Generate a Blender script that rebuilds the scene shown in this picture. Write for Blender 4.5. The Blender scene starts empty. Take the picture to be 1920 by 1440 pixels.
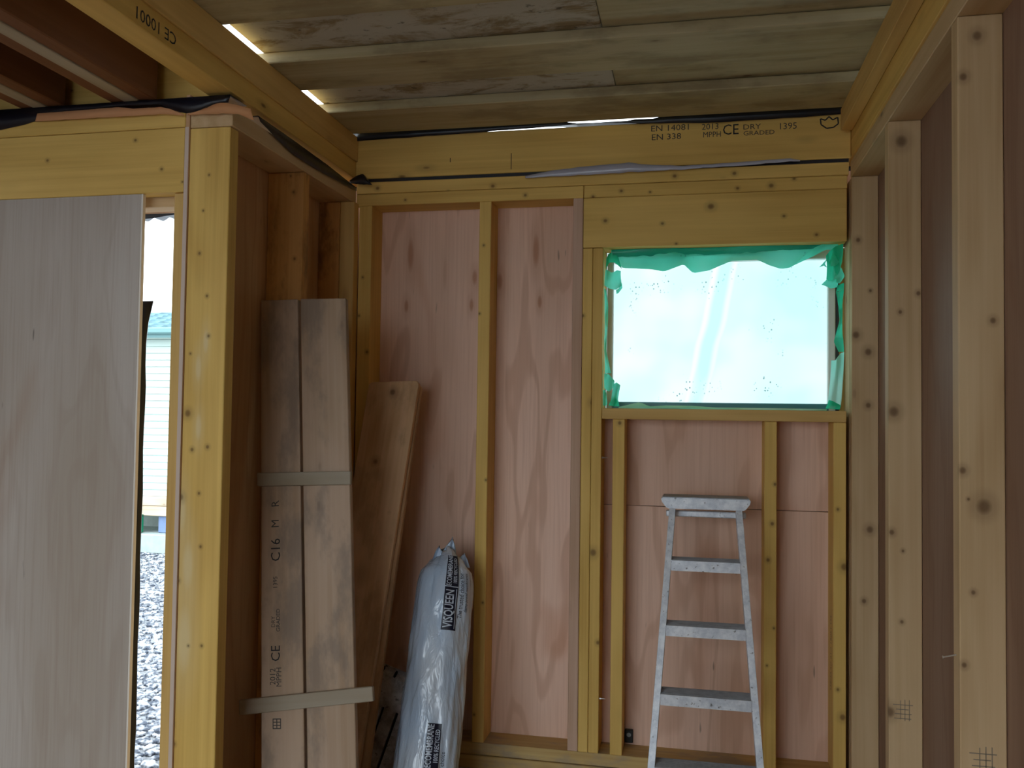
import bpy, bmesh, math, random
from mathutils import Matrix, Vector, noise

S = bpy.context.scene
COL = S.collection

# ---------------------------------------------------------------- camera, sky, exposure
cam_d = bpy.data.cameras.new('camera')
cam = bpy.data.objects.new('camera', cam_d)
COL.objects.link(cam)
R3=Matrix(((0.979134,-0.006375,0.203117),(0.202753,-0.036843,-0.978537),(0.013721,0.999301,-0.034782)))
cam.matrix_world = Matrix.Translation((0, 0, 1.32)) @ R3.to_4x4()
cam_d.sensor_width = 36.0
cam_d.sensor_fit = 'HORIZONTAL'
cam_d.lens = 1640.47 / 1920 * 36.0
cam_d.clip_start = 0.02
S.camera = cam

world = bpy.data.worlds.new('overcast_sky')
S.world = world
world.use_nodes = True
wn = world.node_tree
bgn = wn.nodes['Background']
bgn.inputs[0].default_value = (0.83, 0.93, 1.0, 1)     # even overcast sky
bgn.inputs[1].default_value = 1.0

S.view_settings.view_transform = 'Standard'
S.view_settings.look = 'None'
S.view_settings.gamma = 1.0
S.view_settings.use_curve_mapping = False
S.view_settings.exposure = 2.05
S.cycles.use_denoising = True
S.cycles.max_bounces = 12
S.cycles.diffuse_bounces = 7
S.cycles.transparent_max_bounces = 16
S.cycles.sample_clamp_indirect = 6.0

# ---------------------------------------------------------------- helpers: objects
rnd = random.Random(7)

def prop(o, label=None, cat=None, group=None, kind=None):
    if label: o['label'] = label
    if cat: o['category'] = cat
    if group: o['group'] = group
    if kind: o['kind'] = kind
    return o

def empty(name, loc=(0, 0, 0), **kw):
    o = bpy.data.objects.new(name, None)
    COL.objects.link(o)
    o.location = loc
    o.empty_display_size = 0.05
    o['_m'] = 0
    del o['_m']
    MW[o.name] = Matrix.Translation(loc)
    return prop(o, **kw)

MW = {}          # world matrices, kept here so no depsgraph update is needed

def link(name, me, mat=None, parent=None, world=None, smooth=False, **kw):
    """link mesh as an object whose world matrix is `world`"""
    o = bpy.data.objects.new(name, me)
    COL.objects.link(o)
    w = world if world is not None else Matrix.Identity(4)
    if parent is not None:
        o.parent = parent
        o.matrix_parent_inverse = Matrix.Identity(4)
        loc = MW[parent.name].inverted() @ w
    else:
        loc = w
    o.matrix_basis = loc
    MW[o.name] = w
    if mat is not None and not me.materials:
        me.materials.append(mat)
    if smooth:
        for p in me.polygons: p.use_smooth = True
    return prop(o, **kw)

def mesh_bm(bm, name='m'):
    me = bpy.data.meshes.new(name)
    bmesh.ops.recalc_face_normals(bm, faces=bm.faces[:])
    bm.to_mesh(me); bm.free()
    return me

def bm_box(bm, x0, x1, y0, y1, z0, z1):
    vs = [bm.verts.new(p) for p in ((x0,y0,z0),(x1,y0,z0),(x1,y1,z0),(x0,y1,z0),(x0,y0,z1),(x1,y0,z1),(x1,y1,z1),(x0,y1,z1))]
    for f in ((0,3,2,1),(4,5,6,7),(0,1,5,4),(1,2,6,5),(2,3,7,6),(3,0,4,7)):
        bm.faces.new([vs[i] for i in f])
    return vs

def box(name, x0, x1, y0, y1, z0, z1, mat, parent=None, bev=0.002, **kw):
    cx, cy, cz = (x0+x1)/2, (y0+y1)/2, (z0+z1)/2
    bm = bmesh.new()
    bm_box(bm, x0-cx, x1-cx, y0-cy, y1-cy, z0-cz, z1-cz)
    if bev:
        bmesh.ops.bevel(bm, geom=bm.edges[:], offset=min(bev, 0.3*min(x1-x0, y1-y0, z1-z0)), segments=1, affect='EDGES')
    return link(name, mesh_bm(bm, name), mat, parent, Matrix.Translation((cx, cy, cz)), **kw)

def slab(name, c4, thick, mat, parent=None, bev=0.002, **kw):
    """board from its four front corners (top-left, top-right, bottom-right, bottom-left); local z runs along it,
    local +y is into its thickness (away from the viewer side)."""
    tl, tr, br, bl = [Vector(p) for p in c4]
    o = (tl+tr+br+bl)/4
    z = ((tl-bl)+(tr-br)).normalized()
    x = ((tr-tl)+(br-bl)); x = (x - z*x.dot(z)).normalized()
    y = z.cross(x)
    M = Matrix.Translation(o) @ Matrix((x, y, z)).transposed().to_4x4()
    Mi = M.inverted()
    loc = [Mi @ p for p in (tl, tr, br, bl)]
    bm = bmesh.new()
    fr = [bm.verts.new((p.x, 0, p.z)) for p in loc]
    bk = [bm.verts.new((p.x, thick, p.z)) for p in loc]
    bm.faces.new(fr); bm.faces.new(bk[::-1])
    for i in range(4):
        j = (i+1) % 4
        bm.faces.new((fr[i], bk[i], bk[j], fr[j]))
    if bev: bmesh.ops.bevel(bm, geom=bm.edges[:], offset=min(bev, thick*.3), segments=1, affect='EDGES')
    return link(name, mesh_bm(bm, name), mat, parent, M, **kw)

def sheet(name, rows, mat, parent=None, thick=0.0, smooth=True, sub=0, **kw):
    """thin skin through rows of points"""
    n = len(rows[0])
    o = Vector(rows[0][0])
    vs = [tuple(Vector(p)-o) for r in rows for p in r]
    fs = []
    for i in range(len(rows)-1):
        for j in range(n-1):
            fs.append((i*n+j, i*n+j+1, (i+1)*n+j+1, (i+1)*n+j))
    me = bpy.data.meshes.new(name)
    me.from_pydata(vs, [], fs)
    me.update()
    ob = link(name, me, mat, parent, Matrix.Translation(o), smooth=smooth, **kw)
    if sub:
        m = ob.modifiers.new('s', 'SUBSURF'); m.levels = sub; m.render_levels = sub
    if thick:
        m = ob.modifiers.new('t', 'SOLIDIFY'); m.thickness = thick; m.offset = 0
    return ob

def resample(pts, n):
    pts = [Vector(p) for p in pts]
    L = [0]
    for a, b in zip(pts, pts[1:]): L.append(L[-1] + (b-a).length)
    out = []
    for k in range(n):
        t = L[-1]*k/(n-1)
        i = 0
        while i < len(pts)-2 and L[i+1] < t: i += 1
        d = L[i+1]-L[i]
        out.append(pts[i].lerp(pts[i+1], 0 if d == 0 else (t-L[i])/d))
    return out

def text_mesh(s, size, sx=1.0, bold=0.0):
    cu = bpy.data.curves.new('txt', 'FONT')
    cu.body = s; cu.size = size; cu.align_x = 'CENTER'; cu.align_y = 'CENTER'
    cu.resolution_u = 2
    if bold: cu.offset = bold
    ob = bpy.data.objects.new('txt', cu)
    COL.objects.link(ob)
    dg = bpy.context.evaluated_depsgraph_get()
    me = bpy.data.meshes.new_from_object(ob.evaluated_get(dg))
    bpy.data.objects.remove(ob); bpy.data.curves.remove(cu)
    me.materials.clear()
    if sx != 1.0: me.transform(Matrix.Diagonal((sx, 1, 1, 1)))
    return me

def stamp(s, size, M, mat, parent, name='stamp', sx=1.0, bold=0.0):
    """flat ink lettering; M: world matrix, local x = reading direction, local z = out of the face"""
    return link(name, text_mesh(s, size, sx, bold), mat, parent, M)

def frame(o, x, y):
    x = Vector(x).normalized(); y = Vector(y); y = (y - x*y.dot(x)).normalized()
    return Matrix.Translation(o) @ Matrix((x, y, x.cross(y))).transposed().to_4x4()

# ---------------------------------------------------------------- helpers: materials
def new_mat(name):
    m = bpy.data.materials.new(name)
    m.use_nodes = True
    nt = m.node_tree
    return m, nt, nt.nodes['Principled BSDF']

def nd(nt, t, **kw):
    n = nt.nodes.new(t)
    for k, v in kw.items(): setattr(n, k, v)
    return n

def val(nt, sock, v):
    if hasattr(v, 'is_output') or hasattr(v, 'links'): nt.links.new(v, sock)
    else: sock.default_value = v

def mth(nt, op, a, b=None, c=None, clamp=False):
    n = nd(nt, 'ShaderNodeMath', operation=op, use_clamp=clamp)
    val(nt, n.inputs[0], a)
    if b is not None: val(nt, n.inputs[1], b)
    if c is not None: val(nt, n.inputs[2], c)
    return n.outputs[0]

def vmul(nt, v, s):
    n = nd(nt, 'ShaderNodeVectorMath', operation='MULTIPLY')
    nt.links.new(v, n.inputs[0]); n.inputs[1].default_value = s
    return n.outputs[0]

def nse(nt, v, scale=1.0, detail=3.0, rough=.55, dist=0.0):
    n = nd(nt, 'ShaderNodeTexNoise')
    nt.links.new(v, n.inputs['Vector'])
    n.inputs['Scale'].default_value = scale; n.inputs['Detail'].default_value = detail
    n.inputs['Roughness'].default_value = rough; n.inputs['Distortion'].default_value = dist
    return n.outputs['Fac']

def mrange(nt, v, a, b, c=0.0, d=1.0, smooth=True):
    n = nd(nt, 'ShaderNodeMapRange', interpolation_type='SMOOTHSTEP' if smooth else 'LINEAR')
    nt.links.new(v, n.inputs[0])
    for i, x in enumerate((a, b, c, d)): n.inputs[1+i].default_value = x
    return n.outputs[0]

def mixc(nt, f, a, b, mode='MIX'):
    n = nd(nt, 'ShaderNodeMix', data_type='RGBA', blend_type=mode)
    val(nt, n.inputs[0], f)
    for i, x in ((6, a), (7, b)):
        if isinstance(x, tuple): n.inputs[i].default_value = x + (1,) if len(x) == 3 else x
        else: nt.links.new(x, n.inputs[i])
    return n.outputs[2]

def coords(nt, shift=True):
    tc = nd(nt, 'ShaderNodeTexCoord').outputs['Object']
    if not shift: return tc, tc
    oi = nd(nt, 'ShaderNodeObjectInfo').outputs['Random']
    n = nd(nt, 'ShaderNodeVectorMath', operation='MULTIPLY_ADD')
    cmb = nd(nt, 'ShaderNodeCombineXYZ')
    for i in range(3): nt.links.new(oi, cmb.inputs[i])
    nt.links.new(cmb.outputs[0], n.inputs[0]); n.inputs[1].default_value = (37.0, 61.0, 83.0)
    nt.links.new(tc, n.inputs[2])
    return tc, n.outputs[0]

def axv(axis, along, across):
    return tuple(along if a == axis else across for a in 'xyz')

def srgb(r, g, b):
    f = lambda c: (c/255/12.92) if c/255 <= .04045 else ((c/255+.055)/1.055)**2.4
    return (f(r), f(g), f(b))

KG = bpy.data.node_groups.new('knot', 'ShaderNodeTree')
KG.interface.new_socket('Vector', in_out='INPUT', socket_type='NodeSocketVector')
KG.interface.new_socket('Center', in_out='INPUT', socket_type='NodeSocketVector')
KG.interface.new_socket('InvR', in_out='INPUT', socket_type='NodeSocketVector')
KG.interface.new_socket('Fac', in_out='OUTPUT', socket_type='NodeSocketFloat')
_i = nd(KG, 'NodeGroupInput'); _o = nd(KG, 'NodeGroupOutput')
_s = nd(KG, 'ShaderNodeVectorMath', operation='SUBTRACT'); KG.links.new(_i.outputs[0], _s.inputs[0]); KG.links.new(_i.outputs[1], _s.inputs[1])
_m = nd(KG, 'ShaderNodeVectorMath', operation='MULTIPLY'); KG.links.new(_s.outputs[0], _m.inputs[0]); KG.links.new(_i.outputs[2], _m.inputs[1])
_l = nd(KG, 'ShaderNodeVectorMath', operation='LENGTH'); KG.links.new(_m.outputs[0], _l.inputs[0])
_core = mrange(KG, _l.outputs['Value'], 1.15, 0.25, 0, .75)
_halo = mrange(KG, _l.outputs['Value'], 2.0, 0.7, 0, .25)
KG.links.new(mth(KG, 'MAXIMUM', _core, _halo), _o.inputs[0])

def wood(name, base, axis='z', dark=None, knots=(), kcol=(0.085, 0.034, 0.012), wild=1.0, stain=0.0, stain_col=(0.09, 0.085, 0.08), grain=1.0, rough=.62, ring=1.0, pales=()):
    """sawn softwood: fine grain along `axis`, soft growth bands, scattered small knots, plus knots at given local places"""
    m, nt, bs = new_mat(name)
    raw, v = coords(nt)
    if dark is None: dark = tuple(c*k for c, k in zip(base, (.72, .62, .5)))
    g1 = nse(nt, vmul(nt, v, axv(axis, 1.1, 60.0)), 1.0, 4.0, .6, .3)
    g2 = nse(nt, vmul(nt, v, axv(axis, .55, 7.0)), 1.0, 2.0, .5, .4)
    rg = mth(nt, 'SINE', mth(nt, 'MULTIPLY', g2, 34.0))
    f = mth(nt, 'MULTIPLY_ADD', rg, .16*ring, mth(nt, 'MULTIPLY_ADD', mth(nt, 'SUBTRACT', g1, .5), 1.5*grain, .42))
    col = mixc(nt, mth(nt, 'ADD', f, 0, clamp=True), base, dark)
    bl = nse(nt, vmul(nt, v, axv(axis, 1.6, 5.0)), 1.0, 2.0)
    col = mixc(nt, mrange(nt, bl, .35, .7, 0, .5), col, tuple(min(1, c*k) for c, k in zip(base, (1.16, 1.18, 1.3))))
    for (x, y, z, r, e) in pales:      # paler patches at given local places
        g = nd(nt, 'ShaderNodeGroup', node_tree=KG)
        nt.links.new(raw, g.inputs[0]); g.inputs[1].default_value = (x, y, z)
        g.inputs[2].default_value = axv(axis, 1/(r*e), 1/r)
        col = mixc(nt, g.outputs[0], col, tuple(min(1, c*k) for c, k in zip(base, (1.0, 1.2, 2.3))))
    # scattered knots
    vo = nd(nt, 'ShaderNodeTexVoronoi'); nt.links.new(vmul(nt, v, axv(axis, 3.2, 8.5)), vo.inputs['Vector']); vo.inputs['Scale'].default_value = 1.0
    k1 = mrange(nt, vo.outputs['Distance'], .085, .02, 0, .8*wild)
    k2 = mrange(nt, vo.outputs['Distance'], .2, .05, 0, .22*wild)
    fac = mth(nt, 'MAXIMUM', k1, k2)
    for (x, y, z, r) in knots:
        g = nd(nt, 'ShaderNodeGroup', node_tree=KG)
        nt.links.new(raw, g.inputs[0])
        g.inputs[1].default_value = (x, y, z)
        g.inputs[2].default_value = axv(axis, 1/(r*1.12), 1/r)
        fac = mth(nt, 'MAXIMUM', fac, g.outputs[0])
    col = mixc(nt, fac, col, kcol)
    if stain:
        s = nse(nt, vmul(nt, v, axv(axis, 3.5, 8.0)), 1.0, 5.0, .65)
        col = mixc(nt, mrange(nt, s, .46, .64, 0, stain), col, stain_col)
    nt.links.new(col, bs.inputs['Base Color'])
    bs.inputs['Roughness'].default_value = rough
    bs.inputs['Specular IOR Level'].default_value = .25
    bp = nd(nt, 'ShaderNodeBump'); bp.inputs['Strength'].default_value = .18; bp.inputs['Distance'].default_value = .002
    nt.links.new(g1, bp.inputs['Height']); nt.links.new(bp.outputs[0], bs.inputs['Normal'])
    return m

def ply(name, base, axis='z', pale=None, fig=1.0, fleck=.6, dirt=0.0, marks=()):
    """rotary-cut veneer: broad cathedral figure, fine pores, short dark flecks"""
    m, nt, bs = new_mat(name)
    raw, v = coords(nt)
    if pale is None: pale = tuple(min(1, c*k) for c, k in zip(base, (1.22, 1.3, 1.4)))
    dark = tuple(c*k for c, k in zip(base, (.78, .68, .62)))
    b = nse(nt, vmul(nt, v, axv(axis, .75, 4.6)), 1.0, 2.5, .5, .15)
    cont = mth(nt, 'SINE', mth(nt, 'MULTIPLY', b, 46.0))
    line = mrange(nt, cont, .5, 1.0, 0, .5*fig)
    col = mixc(nt, mrange(nt, b, .32, .68), pale, base)
    col = mixc(nt, line, col, dark)
    p = nse(nt, vmul(nt, v, axv(axis, 2.5, 120.0)), 1.0, 3.0, .6)
    col = mixc(nt, mrange(nt, p, .4, .75, 0, .3), col, dark)
    fl = nse(nt, vmul(nt, v, axv(axis, 9.0, 55.0)), 1.0, 1.0)
    col = mixc(nt, mrange(nt, fl, .76, .84, 0, fleck), col, tuple(c*.25 for c in base))
    bl = nse(nt, vmul(nt, v, axv(axis, 1.3, 4.5)), 1.0, 2.0, .5, .6)
    col = mixc(nt, mrange(nt, bl, .60, .74, 0, .38), col, tuple(c*k for c, k in zip(base, (.8, .56, .42))))
    for (x, y, z, r, e) in marks:
        g = nd(nt, 'ShaderNodeGroup', node_tree=KG)
        nt.links.new(raw, g.inputs[0]); g.inputs[1].default_value = (x, y, z)
        g.inputs[2].default_value = axv(axis, 1/(r*e), 1/r)
        col = mixc(nt, g.outputs[0], col, tuple(c*k for c, k in zip(base, (.6, .4, .28))))
    if dirt:
        d = nse(nt, vmul(nt, v, (5, 5, 5)), 1.0, 5.0, .7)
        col = mixc(nt, mrange(nt, d, .5, .7, 0, dirt), col, (.2, .18, .16))
    nt.links.new(col, bs.inputs['Base Color'])
    bs.inputs['Roughness'].default_value = .6
    bs.inputs['Specular IOR Level'].default_value = .25
    return m

def plain(name, col, rough=.5, metal=0.0, spec=.5, var=0.0, vscale=8.0):
    m, nt, bs = new_mat(name)
    if var:
        _, v = coords(nt)
        n = nse(nt, v, vscale, 4.0, .6)
        c = mixc(nt, mrange(nt, n, .3, .7), tuple(x*(1-var) for x in col), tuple(min(1, x*(1+var)) for x in col))
        nt.links.new(c, bs.inputs['Base Color'])
    else:
        bs.inputs['Base Color'].default_value = col + (1,)
    bs.inputs['Roughness'].default_value = rough
    bs.inputs['Metallic'].default_value = metal
    bs.inputs['Specular IOR Level'].default_value = spec
    return m

YEL = srgb(224, 188, 106)       # yellow-green treated softwood
YEL2 = srgb(218, 182, 112)
PALE = srgb(206, 178, 136)     # paler untreated studs
PLY = srgb(222, 184, 160)      # pinkish hardwood plywood

MATS = {}
def wm(kind, axis):
    k = (kind, axis)
    if k not in MATS:
        if kind == 'yellow': MATS[k] = wood('treated_pine_'+axis, YEL, axis)
        elif kind == 'yellow2': MATS[k] = wood('pine_'+axis, YEL2, axis)
        elif kind == 'dusty': MATS[k] = wood('dusty_plate_'+axis, srgb(202, 174, 116), axis, stain=.75, stain_col=(.33, .27, .2))
        elif kind == 'pale': MATS[k] = wood('pale_pine_'+axis, PALE, axis, wild=.8)
        elif kind == 'brown': MATS[k] = wood('stained_pine_'+axis, srgb(210, 160, 96), axis, stain=.75, stain_col=(.1, .045, .016))
        elif kind == 'joist': MATS[k] = wood('joist_pine_'+axis, srgb(126, 84, 56), axis, wild=.5)
        elif kind == 'deck': MATS[k] = wood('weathered_board_'+axis, srgb(188, 178, 142), axis, stain=.35, stain_col=(.12, .075, .04))
        elif kind == 'grey': MATS[k] = wood('grey_plank_'+axis, srgb(178, 152, 130), axis, stain=.5, stain_col=(.2, .17, .15), wild=.6)
        elif kind == 'batten': MATS[k] = wood('grey_batten_'+axis, srgb(176, 166, 146), axis, wild=.2, grain=.6)
        elif kind == 'pink': MATS[k] = wood('pinkish_pine_'+axis, srgb(208, 176, 154), axis)
    return MATS[k]

def timber(name, x0, x1, y0, y1, z0, z1, kind, axis, parent, knots=(), bev=.002, pales=(), **kw):
    if knots:
        c = ((x0+x1)/2, (y0+y1)/2, (z0+z1)/2)
        base = {'yellow': YEL, 'yellow2': YEL2, 'pale': PALE, 'brown': srgb(210, 160, 96)}[kind]
        m = wood(name+'_wood', base, axis, knots=[(k[0]-c[0], k[1]-c[1], k[2]-c[2], k[3]) for k in knots], wild=.35,
                 pales=[(k[0]-c[0], k[1]-c[1], k[2]-c[2], k[3], 4.0) for k in pales],
                 stain=.6 if kind == 'brown' else 0, stain_col=(.1, .045, .016))
    else:
        m = wm(kind, axis)
    return box(name, x0, x1, y0, y1, z0, z1, m, parent, bev, **kw)

M_ink = plain('stamp_ink', (.02, .02, .022), .8)
M_inkf = plain('faded_stamp_ink', (.055, .05, .045), .8)
M_pen = plain('pencil_grey', (.27, .22, .16), .8)
M_black = plain('black_plastic_sheet', (.006, .006, .012), .32, spec=.5)
M_dpmg = plain('grey_plastic_sheet', (.42, .42, .5), .22, spec=.8)
M_paper = wood('orange_paper_membrane', srgb(206, 152, 108), 'x', wild=0, grain=.5)
M_steel = plain('zinc_screw', (.75, .75, .76), .3, 1.0)
M_white = plain('white_window_frame', (.8, .82, .78), .4)
M_tag = plain('black_tag', (.012, .016, .018), .45)

# ---------------------------------------------------------------- setting: ground, floor, outer shell
FZ = 0.05
def gravel_ground():
    m, nt, bs = new_mat('gravel_ground')
    tc, v = coords(nt, False)
    a = nse(nt, v, 22.0, 5.0, .7)
    b = nse(nt, v, 1.3, 3.0, .5)
    col = mixc(nt, mrange(nt, a, .3, .7), srgb(62, 68, 78), srgb(168, 172, 178))
    col = mixc(nt, mrange(nt, b, .4, .65, 0, .5), col, srgb(176, 176, 176))
    nt.links.new(col, bs.inputs['Base Color']); bs.inputs['Roughness'].default_value = .85
    bp = nd(nt, 'ShaderNodeBump'); bp.inputs['Strength'].default_value = .8; bp.inputs['Distance'].default_value = .03
    nt.links.new(a, bp.inputs['Height']); nt.links.new(bp.outputs[0], bs.inputs['Normal'])
    return m
M_gravel = gravel_ground()
box('ground', -40, 40, -40, 40, -.5, -.3, M_gravel, None, 0, kind='structure')
bm = bmesh.new()
bm_box(bm, -3.1, .62, -1.7, 2.31, -.25, FZ); bm_box(bm, -1.40, .62, 2.3102, 3.23, -.25, FZ)
link('floor', mesh_bm(bm), plain('floor_boards', srgb(176, 156, 130), .7, var=.15), kind='structure')

M_shell = plain('breather_board', srgb(150, 122, 98), .8, var=.1)
# walls the photograph does not show: they close the room off and shape the daylight coming in
box('wall_rear', -.35, .62, -1.72, -1.6, FZ, 2.2, M_shell, None, 0, kind='structure')

box('wall_left', -3.12, -3.0, -1.6, 2.19, FZ, 2.2, M_shell, None, 0, kind='structure')
# ---------------------------------------------------------------- back wall
D = 3.1; DB = 3.215
wb = empty('wall_back', (0, D, FZ), kind='structure')
# plywood sheets behind the studs
def loc(pts, c, e): return [(p[0]-c[0], p[1]-c[1], p[2]-c[2], p[3], e) for p in pts]
P1c = ((-1.398-.405)/2, DB+.006, (FZ+2.19)/2)
P1 = ply('plywood_pink', PLY, 'z', marks=loc([(-1.0748,3.2150,1.9315,0.0186),(-0.5823,3.2150,1.9359,0.0180)], P1c, 5.0) + loc([(-0.8182,3.2150,1.8396,0.0142),(-0.7202,3.2150,1.8216,0.0161),(-1.0884,3.2150,1.7327,0.0124),(-0.5656,3.2150,1.7426,0.0120),(-0.8290,3.2150,1.7338,0.0122)], P1c, 3.0))
P2 = ply('plywood_pink_b', srgb(216, 178, 154), 'z', fig=.8)
box('plywood_panel', -1.398, -.405, DB, DB+.012, FZ, 2.19, P1, wb, .001)
box('plywood_panel', -.402, .62, DB, DB+.012, FZ, .995, P2, wb, .001)
box('plywood_panel', -.402, .62, DB, DB+.012, .997, 1.31, P2, wb, .001)
box('plywood_panel', -.402, -.316, DB, DB+.012, 1.312, 1.921, P2, wb, .001)
box('plywood_panel', -.402, .62, DB, DB+.012, 1.923, 2.19, P2, wb, .001)
# plates
timber('top_plate', -1.256, .51, D, DB, 2.146, 2.19, 'yellow', 'x', wb, [(-1.1716,3.1000,2.1658,0.0101),(-0.7256,3.1000,2.1561,0.0098),(-0.0695,3.1000,2.1659,0.0094),(0.1343,3.1000,2.1666,0.0093),(-0.8958,3.1000,2.1430,0.0059)])
timber('top_plate', -1.256, -.391, D, DB, 2.1, 2.1445, 'yellow', 'x', wb, [(-1.0611,3.1000,2.1171,0.0060),(-0.6036,3.1000,2.1180,0.0078)])
timber('top_plate', -.389, .505, D, DB, 2.1, 2.1445, 'yellow', 'x', wb, [(-0.3564,3.1000,2.1029,0.0076),(-0.2558,3.1000,2.1201,0.0076),(-0.1544,3.1000,2.1124,0.0057),(0.1453,3.1000,2.1139,0.0074),(0.3328,3.1000,2.1397,0.0073),(0.2573,3.1000,2.1187,0.0110)])
timber('bottom_plate', -1.256, .51, D, DB, .0965, .14, 'dusty', 'x', wb)
timber('bottom_plate', -1.256, .51, D-.006, DB, FZ, .095, 'dusty', 'x', wb)
bm = bmesh.new()
for a in ((-1.40, -.3165, FZ, 2.362), (.5165, .62, FZ, 2.44), (-.3164, .5164, FZ, 1.344), (-.3164, .5164, 1.923, 2.362)):
    bm_box(bm, a[0], a[1], DB+.0125, DB+.0155, a[2], a[3])
link('light_block_backing', mesh_bm(bm), M_black, wb)  # unseen backing added behind the plywood to stop light leaks
box('damp_proof_course', -1.256, .51, D+.004, DB, 2.1905, 2.2025, M_black, wb, 0)
# studs
timber('stud', -1.243, -1.192, D, DB, .14, 2.1, 'yellow', 'z', wb, [(-1.2362,3.1000,1.6839,0.0060),(-1.2243,3.1000,1.8291,0.0060),(-1.2015,3.1000,1.5469,0.0080)])
timber('stud', -.774, -.73, D, DB, .14, 2.1, 'yellow', 'z', wb, [(-0.7565,3.1000,1.9384,0.0059),(-0.7687,3.1000,1.6872,0.0059),(-0.7354,3.1000,1.0810,0.0058),(-0.7406,3.1000,0.6392,0.0058),(-0.7661,3.1000,0.2375,0.0058)])
timber('stud', -.427, -.3915, D, DB, .14, 2.1, 'pink', 'z', wb, label='pale pinkish stud')
dbl1 = timber('stud', -.39, -.3555, D, DB, .14, 2.1-.182, 'yellow', 'z', wb, [(-0.3487,3.1000,1.3658,0.0151),(-0.3882,3.1000,1.6758,0.0076)])
dbl2 = timber('stud', -.354, -.318, D, DB, .14, 1.918, 'yellow', 'z', wb, [(-0.3431,3.1000,0.8372,0.0169),(-0.3229,3.1000,0.5236,0.0094)])
timber('header', -.39, .504, D, DB, 1.92, 2.099, 'yellow', 'x', wb, [(0.0555,3.1000,2.0537,0.0149),(-0.3116,3.1000,2.0149,0.0095),(-0.1108,3.1000,1.9990,0.0075),(0.2998,3.1000,2.0120,0.0073),(0.4061,3.1000,1.9446,0.0072),(-0.0623,3.1000,1.9260,0.0056)])
timber('sill', -.317, .502, D-.004, DB, 1.3085, 1.347, 'yellow2', 'x', wb)
timber('stud', -.278, -.236, D, DB, .14, 1.308, 'yellow', 'z', wb, [(-0.2537,3.1000,1.2953,0.0094)])
timber('stud', .238, .279, D, DB, .14, 1.308, 'yellow', 'z', wb, [(0.2729,3.1000,1.0954,0.0072),(0.2646,3.1000,0.9617,0.0090),(0.2511,3.1000,0.8389,0.0090),(0.2488,3.1000,0.4845,0.0054),(0.2709,3.1000,0.6108,0.0054)])
ws3 = timber('stud', .461, .502, D, DB, .14, 1.308, 'yellow', 'z', wb, [(0.4958,3.1000,0.8274,0.0160),(0.4911,3.1000,0.3320,0.0141),(0.4755,3.1000,1.0178,0.0071),(0.4759,3.1000,0.4217,0.0071)])
stamp('EN 14081 C16 GRADED', .022, frame((.4604, 3.145, .53), (0, 0, -1), (0, 1, 0)), M_ink, ws3, sx=1.1)
# screw tips poking out of the double stud
for sx_, sz in ((-.318, .324), (-.318, 1.171)):
    bm = bmesh.new()
    bmesh.ops.create_cone(bm, cap_ends=True, segments=8, radius1=.0028, radius2=.0008, depth=.022, matrix=Matrix.Translation((.011, 0, 0)) @ Matrix.Rotation(math.pi/2, 4, 'Y'))
    bmesh.ops.create_cone(bm, cap_ends=True, segments=8, radius1=.0045, radius2=.0045, depth=.003, matrix=Matrix.Translation((.004, 0, 0)) @ Matrix.Rotation(math.pi/2, 4, 'Y'))
    link('screw', mesh_bm(bm), M_steel, dbl2, Matrix.Translation((sx_, 3.12, sz)))
bxt = box('cable_tag', -.2335, -.205, 3.2, 3.2145, .149, .196, M_tag, None, .002, label='small black tag fixed low on the plywood beside the stud', cat='tag')
bm = bmesh.new()
bmesh.ops.create_circle(bm, cap_ends=True, segments=12, radius=.008, matrix=Matrix.Translation((0, 0, 0)) @ Matrix.Rotation(math.pi/2, 4, 'X'))
link('sticker', mesh_bm(bm), plain('pale_sticker', (.35, .38, .38), .6), bxt, Matrix.Translation((-.219, 3.1995, .178)))

# ---------------------------------------------------------------- window opening: frame and green sheeting
wf = empty('window_1', (.09, 3.25, 1.347), kind='structure')
FY0, FY1 = 3.229, 3.262
box('window_frame', -.316, -.292, FY0, FY1, 1.345, 1.922, M_white, wf, .003)
box('window_frame', .462, .487, FY0, FY1, 1.345, 1.922, M_white, wf, .003)
box('window_frame', -.291, .467, FY0, FY1, 1.885, 1.922, M_white, wf, .003)
box('window_frame', -.291, .467, FY0, FY1, 1.345, 1.372, plain('teal_window_rail', srgb(70, 140, 150), .35), wf, .003, label='teal bottom rail')
box('window_gasket', .4875, .4995, FY0+.006, FY1, 1.345, 1.922, plain('dark_window_gasket', (.03, .035, .035), .5), wf, .002)
box('window_lining', .5, .62, FY0, FY1, 1.345, 1.922, wm('yellow2', 'z'), wf, .002)

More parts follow.
